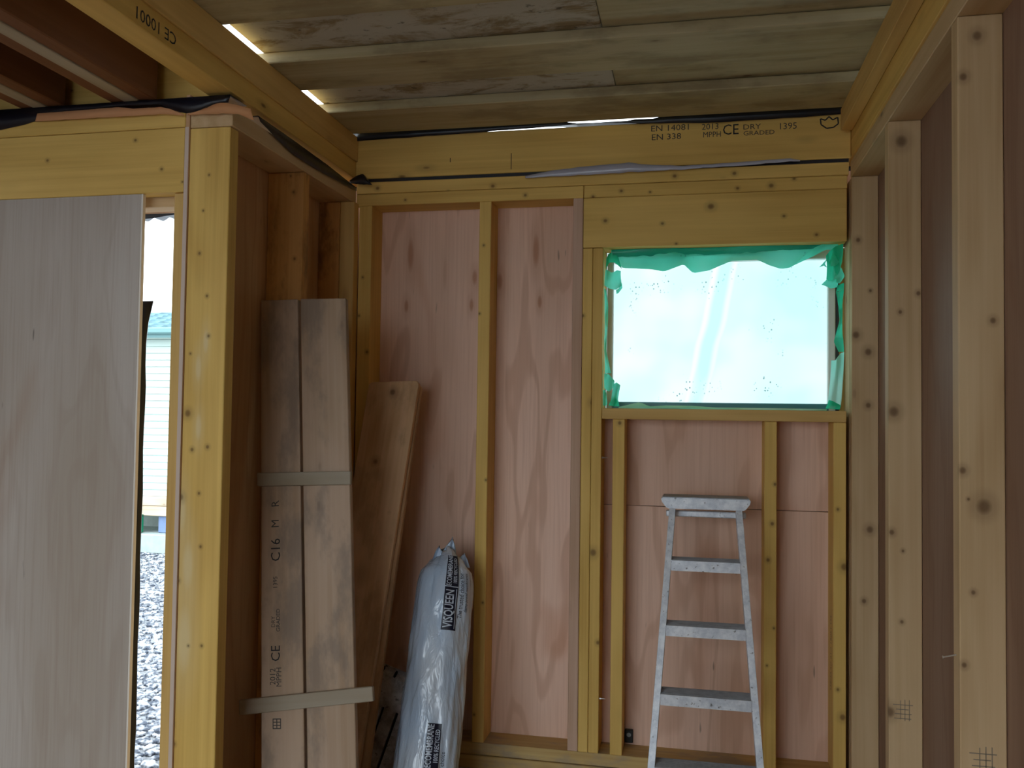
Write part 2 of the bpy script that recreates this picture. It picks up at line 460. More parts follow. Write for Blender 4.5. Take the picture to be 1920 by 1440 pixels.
def plastic(name, col, trans=.7, clear=0.0, rough=.2, cloud=0.0, dots=0.0, tint=None, streak=False):
    m, nt, bs = new_mat(name)
    out = nt.nodes['Material Output']
    tc, v = coords(nt, False)
    c = col
    tl = nd(nt, 'ShaderNodeBsdfTranslucent'); df = nd(nt, 'ShaderNodeBsdfPrincipled')
    df.inputs['Roughness'].default_value = rough; df.inputs['Specular IOR Level'].default_value = .5
    base = None
    if cloud:
        n1 = nse(nt, vmul(nt, v, (3.2, 1, 1.6)), 1.0, 3.0, .5, .8)
        f1 = mrange(nt, n1, .38, .66, 0, cloud)
        if streak:      # light streaks along tight slanting folds, painted into the sheet colour
            dp = nd(nt, 'ShaderNodeVectorMath', operation='DOT_PRODUCT'); nt.links.new(v, dp.inputs[0]); dp.inputs[1].default_value = (.976, 0, -.216)
            wob = nse(nt, vmul(nt, v, (2, 1, 5)), 1.0, 1.0)
            sd = mth(nt, 'MULTIPLY_ADD', wob, .03, dp.outputs['Value'])
            big = mrange(nt, nse(nt, v, 3.3, 2.0), .38, .62)
            def ridge(c, w, k): return mrange(nt, mth(nt, 'ABSOLUTE', mth(nt, 'SUBTRACT', sd, c)), w, 0, 0, k)
            dn = mth(nt, 'MAXIMUM', ridge(.342, .045, .7), ridge(.60, .2, .45))
            f1 = mth(nt, 'SUBTRACT', mth(nt, 'MULTIPLY_ADD', big, .5, .35), dn, clamp=True)
            f1 = mth(nt, 'MAXIMUM', f1, mth(nt, 'MAXIMUM', ridge(.306, .022, 1.0), ridge(.372, .02, .85)))
        base = mixc(nt, f1, col, tint or (1, 1, 1))
    if dots:
        vo = nd(nt, 'ShaderNodeTexVoronoi'); nt.links.new(vmul(nt, v, (85, 1, 70)), vo.inputs['Vector'])
        vo.inputs['Scale'].default_value = 1.0
        cl = nse(nt, vmul(nt, v, (5.5, 1, 5.5)), 1.0, 2.0)
        mk = mth(nt, 'MULTIPLY', mrange(nt, vo.outputs['Distance'], .3, .16), mrange(nt, cl, .57, .68))
        base = mixc(nt, mth(nt, 'MULTIPLY', mk, dots), base if base is not None else (col), (.05, .12, .12)) if base is not None else mixc(nt, mth(nt, 'MULTIPLY', mk, dots), col, (.05, .12, .12))
    if base is not None:
        nt.links.new(base, tl.inputs[0]); nt.links.new(base, df.inputs['Base Color'])
    else:
        tl.inputs[0].default_value = col+(1,); df.inputs['Base Color'].default_value = col+(1,)
    mx = nd(nt, 'ShaderNodeMixShader'); mx.inputs[0].default_value = trans
    nt.links.new(df.outputs[0], mx.inputs[1]); nt.links.new(tl.outputs[0], mx.inputs[2])
    res = mx.outputs[0]
    if clear:
        tr = nd(nt, 'ShaderNodeBsdfTransparent'); tr.inputs[0].default_value = (tint or col)+(1,) if tint else col+(1,)
        m2 = nd(nt, 'ShaderNodeMixShader'); m2.inputs[0].default_value = clear
        nt.links.new(res, m2.inputs[1]); nt.links.new(tr.outputs[0], m2.inputs[2]); res = m2.outputs[0]
    nt.links.new(res, out.inputs['Surface'])
    return m

M_sheet = plastic('pale_green_sheeting', (.32, .485, .45), .92, .0, .3, cloud=.95, dots=.85, tint=(.485, .50, .475), streak=True)
M_flap = plastic('green_sheeting_folds', (.16, .86, .66), .72, .0, .22, cloud=.6, dots=.55, tint=(.32, .92, .78))
M_flapt = plastic('dark_teal_sheeting', (.04, .44, .36), .6, .0, .2, cloud=.6, tint=(.12, .62, .52))
M_flapd = plastic('deep_green_sheeting', (.03, .62, .36), .65, .0, .2, cloud=.6, tint=(.12, .85, .6))
M_flapl = plastic('pale_teal_sheeting', (.4, .92, .8), .75, .0, .2, cloud=.5, tint=(.8, .97, .93))

gs = empty('green_plastic_sheet', (.09, 3.27, 1.347), label='pale green translucent plastic sheeting stretched over the window opening with ragged folded edges', cat='plastic sheet')
rows = []
NX, NZ = 64, 44
for j in range(NZ+1):
    z = 1.335 + j/NZ*.6
    r = []
    for i in range(NX+1):
        x = -.335 + i/NX*.955
        s = x*.93 + (1.6-z)*.34
        y = 3.272 + .007*math.sin(s*21) * math.exp(-((s-.1)/.22)**2) + .006*noise.noise((x*3.1, z*2.2, .4)) + .004*math.sin((x*.5+z)*16)*math.exp(-((x+.25)/.25)**2)
        r.append((x, y, z))
    rows.append(r)
sheet('sheeting', rows, M_sheet, gs)
def flap(top, bot, n, mat, wav=.006, freq=9.0, mid=3, curl=0.0, seed=0, name='fold'):
    A, B = resample(top, n), resample(bot, n)
    rows = []
    for k in range(mid+1):
        t = k/mid
        rw = []
        for i in range(n):
            p = A[i].lerp(B[i], t)
            w = wav*math.sin(i/(n-1)*freq + t*2.1 + seed) + wav*.8*noise.noise((i*.5, t*3, seed*1.7))
            rw.append((p.x, p.y + w - curl*math.sin(t*math.pi), p.z))
        rows.append(rw)
    return sheet(name, rows, mat, gs)
# the torn top edge hanging over the sheet
flap([(-0.2953,3.1600,1.9185),(-0.0036,3.1600,1.9189),(0.2702,3.1600,1.9214),(0.4683,3.1600,1.9255)],
     [(-0.2970,3.1800,1.9027),(-0.2540,3.1800,1.8568),(-0.1504,3.1800,1.8508),(-0.1066,3.1800,1.8422),(-0.0708,3.1800,1.8550),(-0.0370,3.1800,1.8677),(-0.0182,3.1800,1.8481),(-0.0031,3.1800,1.8344),(0.0527,3.1800,1.8429),(0.1264,3.1800,1.8737),(0.2177,3.1800,1.8774),(0.2577,3.1800,1.8576),(0.2973,3.1800,1.8436),(0.3260,3.1800,1.8468),(0.3617,3.1800,1.8666),(0.4061,3.1800,1.8862),(0.4414,3.1800,1.9078),(0.4678,3.1800,1.9220)],
     70, M_flap, .004, 14, 5, .012, 1)
flap([(-0.2944,3.1500,1.9205),(-0.0037,3.1500,1.9228),(0.2693,3.1500,1.9251),(0.4894,3.1500,1.9267)], [(-0.2882,3.1700,1.8929),(-0.1635,3.1700,1.8804),(-0.0034,3.1700,1.8883),(0.2711,3.1700,1.8913),(0.4136,3.1700,1.9029),(0.4873,3.1700,1.9233)], 40, M_flapt, .004, 11, 3, .01, 3)
flap([(0.3670,3.1500,1.8780),(0.4074,3.1500,1.9104),(0.4564,3.1500,1.9313),(0.4842,3.1500,1.9287)], [(0.3406,3.1500,1.8507),(0.3970,3.1500,1.8773),(0.4425,3.1500,1.9021),(0.4842,3.1500,1.9010)], 14, M_flap, .003, 5, 3, .0, 2)
# left side: curled tab, twisted strip, knotted tuft
flap([(-0.3114,3.1500,1.8860),(-0.3001,3.1500,1.9090),(-0.2828,3.1500,1.9086),(-0.2672,3.1500,1.8888)], [(-0.3130,3.1500,1.8492),(-0.3017,3.1500,1.8741),(-0.2824,3.1500,1.8737),(-0.2554,3.1500,1.8499)], 12, M_flapd, .004, 6, 3, .0, 4)
flap([(-0.3120,3.1400,1.8475),(-0.2908,3.1400,1.8355),(-0.2736,3.1400,1.8448),(-0.2583,3.1400,1.8406)], [(-0.3172,3.1400,1.7896),(-0.2979,3.1400,1.7777),(-0.2748,3.1400,1.7716),(-0.2540,3.1400,1.7866)], 14, M_flap, .007, 5, 5, .012, 5)
flap([(-0.2748,3.1400,1.7716),(-0.2653,3.1400,1.7772),(-0.2541,3.1400,1.7982)], [(-0.2728,3.1400,1.7581),(-0.2671,3.1400,1.7599),(-0.2520,3.1400,1.7789)], 6, M_flap, .002, 3, 2, .0, 5)
flap([(-0.3181,3.1500,1.7814),(-0.3150,3.1500,1.6653),(-0.3161,3.1500,1.5881),(-0.3130,3.1500,1.4726)], [(-0.3103,3.1500,1.7716),(-0.3020,3.1500,1.7135),(-0.3050,3.1500,1.6305),(-0.3081,3.1500,1.5496),(-0.2900,3.1500,1.4727)], 30, M_flap, .006, 16, 3, .006, 6)
flap([(-0.3140,3.1400,1.4721),(-0.2967,3.1400,1.4683),(-0.2774,3.1400,1.4455)], [(-0.3134,3.1400,1.4184),(-0.2961,3.1400,1.4052),(-0.2772,3.1400,1.4264)], 12, M_flap, .006, 7, 4, .01, 7)
flap([(-0.2792,3.1400,1.4340),(-0.2698,3.1400,1.4398),(-0.2564,3.1400,1.4303)], [(-0.2900,3.1400,1.3670),(-0.2804,3.1400,1.3538),(-0.2653,3.1400,1.3654)], 10, M_flap, .005, 6, 4, .01, 8)
flap([(-0.2807,3.1400,1.3919),(-0.2731,3.1400,1.3958),(-0.2654,3.1400,1.3845)], [(-0.2975,3.1400,1.3574),(-0.2765,3.1400,1.3538),(-0.2576,3.1400,1.3540)], 10, M_flapd, .004, 6, 4, .004, 9)
flap([(-0.3172,3.1400,1.4108),(-0.3115,3.1400,1.4146),(-0.3056,3.1400,1.3994)], [(-0.3166,3.1400,1.3572),(-0.3109,3.1400,1.3534),(-0.3014,3.1400,1.3612)], 8, M_flap, .003, 6, 3, .004, 9)
# right side: bunched tuft, twisted strip, tight pale corner
flap([(0.4411,3.1400,1.8781),(0.4550,3.1400,1.8962),(0.4723,3.1400,1.9105),(0.4965,3.1400,1.9172)], [(0.4429,3.1400,1.7972),(0.4620,3.1400,1.7858),(0.4828,3.1400,1.8185),(0.4966,3.1400,1.8585)], 18, M_flapd, .01, 8, 6, .012, 10)
flap([(0.4570,3.1300,1.8686),(0.4639,3.1300,1.8905),(0.4743,3.1300,1.8756),(0.4812,3.1300,1.8571)], [(0.4449,3.1300,1.8432),(0.4605,3.1300,1.8392),(0.4743,3.1300,1.8426),(0.4812,3.1300,1.8480)], 12, M_flap, .006, 6, 4, .01, 11)
flap([(0.4480,3.1400,1.8706),(0.4411,3.1400,1.8561),(0.4376,3.1400,1.8414)], [(0.4202,3.1400,1.8399),(0.4359,3.1400,1.8451),(0.4516,3.1400,1.8356)], 8, M_flap, .003, 4, 2, .0, 12)
flap([(0.4793,3.1400,1.8314),(0.4897,3.1400,1.8440),(0.5000,3.1400,1.8126)], [(0.4655,3.1400,1.7894),(0.4862,3.1400,1.7818),(0.5018,3.1400,1.8035)], 10, M_flap, .005, 5, 4, .01, 13)
flap([(0.4446,3.1400,1.7972),(0.4620,3.1400,1.7913),(0.4828,3.1400,1.8038)], [(0.4273,3.1400,1.7791),(0.4586,3.1400,1.7657),(0.4811,3.1400,1.7709)], 10, M_flap, .005, 5, 3, .006, 14)
flap([(0.4793,3.1400,1.7764),(0.4897,3.1400,1.7799),(0.5018,3.1400,1.7852)], [(0.4742,3.1400,1.7527),(0.4863,3.1400,1.7580),(0.5001,3.1400,1.7577)], 8, M_flapd, .004, 5, 3, .004, 15)
flap([(0.4757,3.1500,1.7540),(0.4844,3.1500,1.7043),(0.4879,3.1500,1.6585),(0.4792,3.1500,1.6256),(0.4706,3.1500,1.5853),(0.4845,3.1500,1.5487)], [(0.5016,3.1500,1.7591),(0.4982,3.1500,1.7042),(0.4965,3.1500,1.6584),(0.4983,3.1500,1.6255),(0.5000,3.1500,1.5852),(0.5018,3.1500,1.5487)], 30, M_flapd, .006, 13, 3, .006, 16)
flap([(0.4603,3.1500,1.5195),(0.4741,3.1500,1.5195),(0.4914,3.1500,1.5451),(0.5035,3.1500,1.5487)], [(0.4500,3.1500,1.3751),(0.4639,3.1500,1.3625),(0.4812,3.1500,1.3591),(0.4932,3.1500,1.3628)], 16, M_flapl, .005, 8, 6, .01, 17)
flap([(0.4520,3.1400,1.3841),(0.4658,3.1400,1.3806),(0.4900,3.1400,1.3663)], [(0.4417,3.1400,1.3549),(0.4624,3.1400,1.3533),(0.4882,3.1400,1.3518)], 10, M_flapd, .003, 6, 3, .004, 18)
# crumpled bottom edge lying on the sill
flap([(-0.2622,3.1500,1.3522),(-0.2054,3.1500,1.3662),(-0.1865,3.1500,1.3702),(-0.1525,3.1500,1.3554),(-0.0927,3.1500,1.3598),(-0.0001,3.1500,1.3590),(0.0732,3.1500,1.3542),(0.2177,3.1500,1.3541),(0.4466,3.1500,1.3532)],
     [(-0.2604,3.1300,1.3444),(-0.1851,3.1300,1.3472),(-0.0920,3.1300,1.3483),(-0.0000,3.1300,1.3476),(0.0909,3.1300,1.3468),(0.2163,3.1300,1.3465),(0.4437,3.1300,1.3475)], 50, M_flapl, .004, 30, 2, .004, 19)

# ---------------------------------------------------------------- return wall on the left (runs from the door post to the back wall)
XL = -1.262; XO = -1.386
wr = empty('wall_return', (XL, 2.6, FZ), kind='structure')
PB = ply('plywood_brown', srgb(192, 152, 112), 'z', fig=.6)
box('plywood_panel', XO-.012, XO, 2.188, DB-.0005, FZ, 2.204, PB, wr, .001)
box('panel_edge', XO-.0125, XO-.0005, 2.1855, 2.1878, FZ, 2.112, plain('pale_panel_edge', srgb(206, 186, 172), .7), wr, .0005)
timber('stud', XO+.001, XL, 2.19, 2.236, .14, 2.108, 'yellow', 'z', wr,
       [(-1.3236,2.1900,1.9745,0.0045),(-1.3387,2.1900,1.8748,0.0045),(-1.3467,2.1900,1.7556,0.0059),(-1.3125,2.1900,1.5251,0.0059),(-1.3205,2.1900,1.6361,0.0059),(-1.3697,2.1900,1.3108,0.0133),(-1.3070,2.1900,1.2193,0.0073),(-1.3538,2.1900,1.2110,0.0074),(-1.3857,2.1900,1.0794,0.0133),(-1.3292,2.1900,1.0915,0.0059),(-1.3854,2.1900,0.8499,0.0073),(-1.3202,2.1900,0.9461,0.0058),(-1.3915,2.1900,0.4595,0.0073),(-1.3494,2.1900,0.6749,0.0044),(-1.3092,2.1900,0.6776,0.0058),(-1.3851,2.1900,0.4068,0.0073),(-1.3664,2.1900,1.4764,0.0044)],
       pales=[(-1.3574,2.1900,0.8935,0.0234),(-1.3628,2.1900,0.6899,0.0322),(-1.3408,2.1900,1.4365,0.0133),(-1.3202,2.1900,1.5103,0.0118),(-1.3812,2.1900,1.0386,0.0206),(-1.3361,2.1900,1.2745,0.0132)],
       label='yellow end stud facing the room beside the door opening')
timber('stud', XO+.001, XL+.004, 2.65, 2.694, .14, 2.108, 'brown', 'z', wr, [(-1.2938,2.6490,2.0419,0.0070),(-1.2847,2.6490,1.8210,0.0070),(-1.3046,2.6490,2.0955,0.0053)], label='dark stained stud')
timber('stud', XO+.001, -1.302, 3.055, 3.099, .14, 2.108, 'brown', 'z', wr)
timber('stud', -1.3, -1.2445, 3.055, 3.099, .14, 2.108, 'yellow2', 'z', wr)
timber('top_plate', XO+.001, XL+.006, 2.19, 3.099, 2.1095, 2.16, 'pale', 'y', wr)
timber('bottom_plate', XO+.001, XL+.004, 2.19, 3.099, .0965, .139, 'yellow2', 'y', wr)
timber('bottom_plate', XO+.001, XL+.004, 2.19, 3.099, FZ, .095, 'yellow2', 'y', wr)

# ---------------------------------------------------------------- door wall (faces the camera, left)
wd = empty('wall_door', (-2.0, 2.19, FZ), kind='structure')
timber('header', -3.0, XO-.0145, 2.19, 2.236, 1.93, 2.1125, 'yellow', 'x', wd, [(-1.5568,2.1900,2.0838,0.0061),(-1.8421,2.1900,2.0388,0.0062),(-1.4714,2.1900,1.9974,0.0060),(-1.4053,2.1900,1.9584,0.0045)])
timber('top_plate', -3.0, XO-.0145, 2.19, 2.30, 2.114, 2.156, 'yellow', 'x', wd)
timber('stud', -1.433, XO-.0135, 2.196, 2.30, FZ, 1.929, 'yellow2', 'z', wd)
timber('lintel', -3.0, -1.434, 2.24, 2.30, 1.902, 2.1125, 'pale', 'x', wd)
box('plywood_panel', -3.0, -1.40, 2.302, 2.314, 1.902, 2.362, PB, wd, .001)

PG = ply('plywood_grey', srgb(172, 160, 148), 'z', fig=.35, fleck=.7)
dp = box('plywood_sheet', -2.742, -1.532, 2.19, 2.202, FZ, 1.929, PG, None, .0008, label='grey-brown plywood sheet standing upright in the door opening', cat='plywood sheet')
box('lit_edge', -1.5318, -1.5265, 2.189, 2.2022, FZ, 1.9288, plain('lit_ply_edge', srgb(232, 226, 216), .7), dp, .0006)  # lit edge highlight, painted as a slightly protruding pale strip
# black membrane hanging just outside the doorway
rows = []
for k in range(26):
    z = FZ + (1.645-FZ)*k/25
    w = .0015*math.sin(k*1.3) + .0025*noise.noise((k*.7, 0, 0))
    e = (0, .004, .018)[max(0, k-23)]
    rows.append([(-1.75+w, 2.345, z), (-1.66, 2.34+w, z), (-1.604+w+e, 2.335, z), (-1.613+w+e, 2.35, z)])
sheet('black_membrane', rows, M_black, None, .0012, label='black plastic membrane hanging in the doorway behind the plywood sheet edge', cat='plastic sheet')
rows = []
for k in range(24):
    x = -2.4 + (.98)*k/23
    rows.append([(x, 2.318, 1.95), (x, 2.322, 1.915+.004*math.sin(k*1.1)), (x, 2.328, 1.897+.006*math.sin(k*.9+1)+.004*noise.noise((k*.8, 1, 0)))])
sheet('membrane_flap', rows, M_black, None, .001, label='short black membrane flap under the door lintel outside', cat='plastic sheet')
# corrugated sheet under the eaves outside
bm = bmesh.new()
xs = [-2.9 + i*.008 for i in range(186)]
up = []
for yy, zz in ((2.33, 2.03), (2.9, 2.03)):
    up.append([bm.verts.new((x, yy, zz + .007*math.sin(x*2*math.pi/.064))) for x in xs])
for i in range(len(xs)-1): bm.faces.new((up[0][i], up[0][i+1], up[1][i+1], up[1][i]))
o = link('corrugated_sheet', mesh_bm(bm), plain('grey_corrugated', srgb(150, 156, 164), .45), None, smooth=True, label='grey corrugated sheet sticking out over the doorway outside', cat='roof sheet')
md = o.modifiers.new('t', 'SOLIDIFY'); md.thickness = .002

# ---------------------------------------------------------------- right wall
XR = .516
wrt = empty('wall_right', (XR, 2.5, FZ), kind='structure')
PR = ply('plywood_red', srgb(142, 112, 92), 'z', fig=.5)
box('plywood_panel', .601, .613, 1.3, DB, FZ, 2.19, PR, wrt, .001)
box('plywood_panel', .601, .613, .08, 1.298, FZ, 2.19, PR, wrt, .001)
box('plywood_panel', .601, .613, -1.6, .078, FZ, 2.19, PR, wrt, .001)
timber('stud', XR, .6, 3.08, 3.1225, .14, 2.134, 'pale', 'z', wrt, [(0.5360,3.0800,1.9189,0.0107),(0.5293,3.0800,1.6006,0.0160),(0.5678,3.0800,1.5436,0.0159),(0.5745,3.0800,1.7481,0.0071),(0.5677,3.0800,1.3664,0.0124),(0.5725,3.0800,0.9568,0.0158),(0.5542,3.0800,0.7219,0.0105)])
timber('stud', XR, .6, 3.1235, 3.2285, .14, 2.134, 'pale', 'z', wrt)
rs2 = timber('stud', XR, .6, 2.52, 2.564, .14, 2.134, 'pale', 'z', wrt, [(0.5495,2.5200,2.0772,0.0218),(0.5918,2.5200,1.6612,0.0086),(0.5295,2.5200,1.3415,0.0187),(0.5460,2.5200,1.6112,0.0072),(0.5237,2.5200,1.0179,0.0100),(0.5517,2.5200,0.9693,0.0057),(0.5487,2.5200,0.7809,0.0071),(0.5177,2.5200,0.5407,0.0185)])
rs3 = timber('stud', XR, .6, 1.88, 1.924, .14, 2.134, 'pale', 'z', wrt, [(0.5523,1.8800,2.0916,0.0128),(0.5263,1.8800,2.0099,0.0107),(0.5788,1.8800,1.5185,0.0084),(0.5607,1.8800,1.1516,0.0199),(0.5223,1.8800,1.2217,0.0095),(0.5407,1.8800,0.9830,0.0063),(0.5237,1.8800,0.8408,0.0073),(0.5327,1.8800,1.1653,0.0042)])
for yy in (1.28, .68, .08, -.52, -1.12):
    timber('stud', XR, .6, yy, yy+.044, .14, 2.134, 'pale', 'z', wrt)
timber('top_plate', XR-.001, .612, -1.6, 3.0985, 2.135, 2.19, 'pale', 'y', wrt)
timber('bottom_plate', XR, .6, -1.6, 3.214, .0965, .14, 'yellow2', 'y', wrt)
timber('bottom_plate', XR, .6, -1.6, 3.214, FZ, .095, 'yellow2', 'y', wrt)
# pencilled marks and a nail
for (cx_, yy, cz_, par, k) in ((.552, 2.5196, .545, rs2, 1.0), (.558, 1.8796, .655, rs3, 1.0)):
    bm = bmesh.new()
    rr = random.Random(3)
    for q in range(4):
        zz = cz_ - .02 + q*.012
        bm_box(bm, cx_-.026+rr.random()*.012-cx_, cx_+.012+rr.random()*.014-cx_, -.0002, .0002, zz-cz_, zz+.002-cz_)
    for q in range(3):
        xx = -.008 + q*.011
        bm_box(bm, xx, xx+.0018, -.0002, .0002, -.02-rr.random()*.005, .026+rr.random()*.01)
    link('pencil_mark', mesh_bm(bm), M_pen, par, Matrix.Translation((cx_, yy, cz_)))
bm = bmesh.new()
bmesh.ops.create_cone(bm, cap_ends=True, segments=8, radius1=.0016, radius2=.0016, depth=.03)
bmesh.ops.create_cone(bm, cap_ends=True, segments=8, radius1=.0035, radius2=.0035, depth=.002, matrix=Matrix.Translation((0, 0, .015)))
link('nail', mesh_bm(bm), M_steel, rs3, Matrix.Translation((.506, 1.905, .851)) @ Matrix.Rotation(-math.pi/2-.25, 4, 'Y'))

# ---------------------------------------------------------------- ceiling: beams, joists and boards
ce = empty('ceiling', (-.4, 2.0, 2.36), kind='structure')
bl1 = timber('beam', -1.344, -1.262, -1.6, 3.215, 2.206, 2.362, 'yellow', 'y', ce)
bl2 = timber('ledger', -1.2615, -1.252, -1.6, 3.099, 2.268, 2.362, 'yellow2', 'y', ce)
timber('beam', .518, .612, -1.6, 3.215, 2.206, 2.362, 'yellow', 'y', ce)
timber('ledger', .479, .517, -1.6, 3.07, 2.288, 2.362, 'yellow2', 'y', ce)
stamp('CE 10001', .042, frame((-1.2612, 1.84, 2.236), (0, -1, 0), (0, 0, -1)), M_ink, bl1, sx=1.0)
rim = timber('rim_board', -1.2605, .5165, D, D+.047, 2.203, 2.36, 'yellow', 'x', ce)
RF = lambda x, z: frame((x, D-.0006, z), (1, 0, 0), (0, 0, 1))
stamp('EN 14081', .030, RF(-.085, 2.337), M_inkf, rim, sx=1.15)
stamp('EN 338', .030, RF(-.10, 2.306), M_inkf, rim, sx=1.15)
stamp('2013', .030, RF(.052, 2.334), M_inkf, rim, sx=1.0)
stamp('MPPH', .028, RF(.058, 2.306), M_inkf, rim, sx=.9)
stamp('CE', .052, RF(.121, 2.319), M_ink, rim, sx=.9)
stamp('DRY', .026, RF(.192, 2.326), M_inkf, rim, sx=1.2)
stamp('GRADED', .022, RF(.216, 2.304), M_inkf, rim, sx=1.2)
stamp('1395', .032, RF(.311, 2.322), M_inkf, rim, sx=1.0)
# crown-like stamp at the right end
bm = bmesh.new()
pts = [(-.032, .0), (-.034, .02), (-.018, .014), (-.006, .026), (.006, .014), (.022, .022), (.024, .0), (.008, -.012), (-.014, -.014), (-.032, 0)]
for a, b in zip(pts, pts[1:]):
    a, b = Vector((a[0], a[1], 0)), Vector((b[0], b[1], 0)); d = (b-a).normalized(); n_ = Vector((-d.y, d.x, 0))*.0022
    bm.faces.new([bm.verts.new(p) for p in (a-n_, b-n_, b+n_, a+n_)])
for q in range(3):
    y_ = -.004 + q*.012
    bm.faces.new([bm.verts.new(p) for p in ((.034, y_, 0), (.05, y_, 0), (.05, y_+.005, 0), (.034, y_+.005, 0))])
link('stamp', mesh_bm(bm), M_ink, rim, RF(.452, 2.322))
for px_, z0, z1 in ((-.659, 2.215, 2.275), (-.89, 2.252, 2.268)):
    box('saw_cut', px_, px_+.0025, D-.0006, D+.002, z0, z1, plain('saw_cut_dark', (.03, .018, .01), .9), rim, 0)
# left floor joists
for x0, x1, k in ((-1.551, -1.504, 0), (-1.645, -1.597, 1), (-1.852, -1.804, 0), (-1.945, -1.897, 1), (-2.152, -2.104, 0), (-2.245, -2.197, 1), (-2.46, -2.41, 0), (-2.76, -2.71, 0)):
    timber('joist', x0, x1, -1.6, 2.21, 2.2, 2.362, 'joist', 'y', ce, bev=.003)
    if k: timber('joist_spacer', x1+.001, x1+.046, -1.6, 2.21, 2.196, 2.25, 'batten', 'y', ce, bev=.002)
timber('rim_board', -3.0, -1.346, 2.25, 2.296, 2.202, 2.362, 'yellow', 'x', ce, [(-1.8164,2.2500,2.2649,0.0048)])
# loose boards forming the deck: lower boards with gaps, upper boards over the gaps
LB = [(2.822, 3.056), (2.385, 2.612), (1.893, 2.125)]
for i, (y0, y1) in enumerate(LB):
    timber('lower_board', -1.335, .70, y0, y1, 2.3625, 2.396, 'deck', 'x', ce, bev=.003)
def grey_deck():
    m, nt, bs = new_mat('cement_stained_board')
    raw, v = coords(nt)
    g = nse(nt, vmul(nt, v, (1.5, 40, 40)), 1.0, 4.0, .6)
    a = nse(nt, vmul(nt, v, (5, 11, 11)), 1.0, 6.0, .72, .5)
    b = nse(nt, vmul(nt, v, (26, 34, 34)), 1.0, 3.0, .6)
    col = mixc(nt, mrange(nt, g, .3, .7), srgb(128, 112, 84), srgb(164, 146, 112))
    col = mixc(nt, mrange(nt, a, .38, .54, 0, .9), col, srgb(192, 188, 176))
    col = mixc(nt, mrange(nt, b, .62, .74, 0, .7), col, srgb(60, 54, 44))
    nt.links.new(col, bs.inputs['Base Color']); bs.inputs['Roughness'].default_value = .85
    return m
M_gd = grey_deck()
UB = [(2.575, 2.87), (2.085, 2.435)]
for i, (y0, y1) in enumerate(UB):
    box('upper_board', -1.277, -.2565, y0, y1, 2.397, 2.432, M_gd, ce, .003)
    box('upper_board', -.255, .74, y0, y1, 2.3985, 2.4315, wm('deck', 'x'), ce, .003)
timber('upper_board', -1.277, .74, 3.0, 3.12, 2.397, 2.43, 'deck', 'x', ce, bev=.003)
# the rest of the deck, behind and above the camera
box('deck_panel', -1.335, .74, -1.7, 1.93, 2.3975, 2.42, wm('deck', 'x'), ce, .002)
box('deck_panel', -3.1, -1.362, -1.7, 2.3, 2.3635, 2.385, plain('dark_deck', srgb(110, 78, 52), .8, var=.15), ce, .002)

# ---------------------------------------------------------------- black membranes between wall plates and beams
def strip(name, top, bot, n, mat, back, wav, seed, **kw):
    """a strip of sheeting: runs back over the plate from `top`, hangs to `bot`"""
    A, B = resample(top, n), resample(bot, n)
    bk = Vector(back)
    rows = [[], [], [], []]
    for i in range(n):
        w = wav*noise.noise((i*.45, seed, 0))
        rows[0].append(A[i]+bk); rows[1].append(A[i]+Vector((0, 0, w*.3)))
        rows[2].append(A[i].lerp(B[i], .5)+Vector((0 if bk.x else 0, 0, 0))+bk.normalized()*(-abs(w)))
        rows[3].append(B[i]+bk.normalized()*(-abs(w)*.6)+Vector((0, 0, w*.5)))
    return sheet(name, rows, mat, None, .001, **kw)
strip('black_membrane', [(-3.0, 2.187, 2.197), (-2.0, 2.187, 2.196), (-1.5, 2.187, 2.196), (-1.262, 2.187, 2.196)],
      [(-3.2000,2.1870,2.1020),(-2.3796,2.1870,2.1426),(-2.0035,2.1870,2.1357),(-1.9134,2.1870,2.1482),(-1.8744,2.1870,2.1602),(-1.8429,2.1870,2.1773),(-1.7022,2.1870,2.1801),(-1.6074,2.1870,2.1838),(-1.4801,2.1870,2.1809),(-1.4496,2.1870,2.1685),(-1.4042,2.1870,2.1507),(-1.3630,2.1870,2.1544),(-1.3338,2.1870,2.1662),(-1.2981,2.1870,2.1731),(-1.2689,2.1870,2.1744)], 90, M_black, (0, .09, -.001), .004, 1,
      label='black plastic membrane drooping over the top of the door wall plate', cat='plastic sheet')
strip('black_membrane', [(-1.2480,2.3175,2.1803),(-1.2480,2.5208,2.1800),(-1.2480,2.8164,2.1760),(-1.2480,2.9841,2.1684),(-1.2480,3.0668,2.1663)], [(-1.2480,2.3310,2.1675),(-1.2480,2.4395,2.1478),(-1.2480,2.5684,2.1331),(-1.2480,2.7519,2.1357),(-1.2480,2.9357,2.1458),(-1.2480,3.0780,2.1550)], 50, M_black, (-.07, 0, .0), .003, 2,
      label='black plastic membrane hanging along the top of the left return wall', cat='plastic sheet')
strip('paper_membrane', [(-1.8692,2.1760,2.1734),(-1.7284,2.1760,2.1747),(-1.6043,2.1760,2.1767),(-1.5565,2.1760,2.1693),(-1.4724,2.1760,2.1690),(-1.4423,2.1760,2.1627),(-1.3970,2.1760,2.1435)], [(-1.8763,2.1770,2.1507),(-1.7283,2.1770,2.1503),(-1.5735,2.1770,2.1493),(-1.4558,2.1770,2.1487),(-1.3976,2.1770,2.1409)], 50, M_paper, (0, .002, 0), .003, 5,
      label='torn orange paper membrane along the top of the door wall', cat='paper membrane')
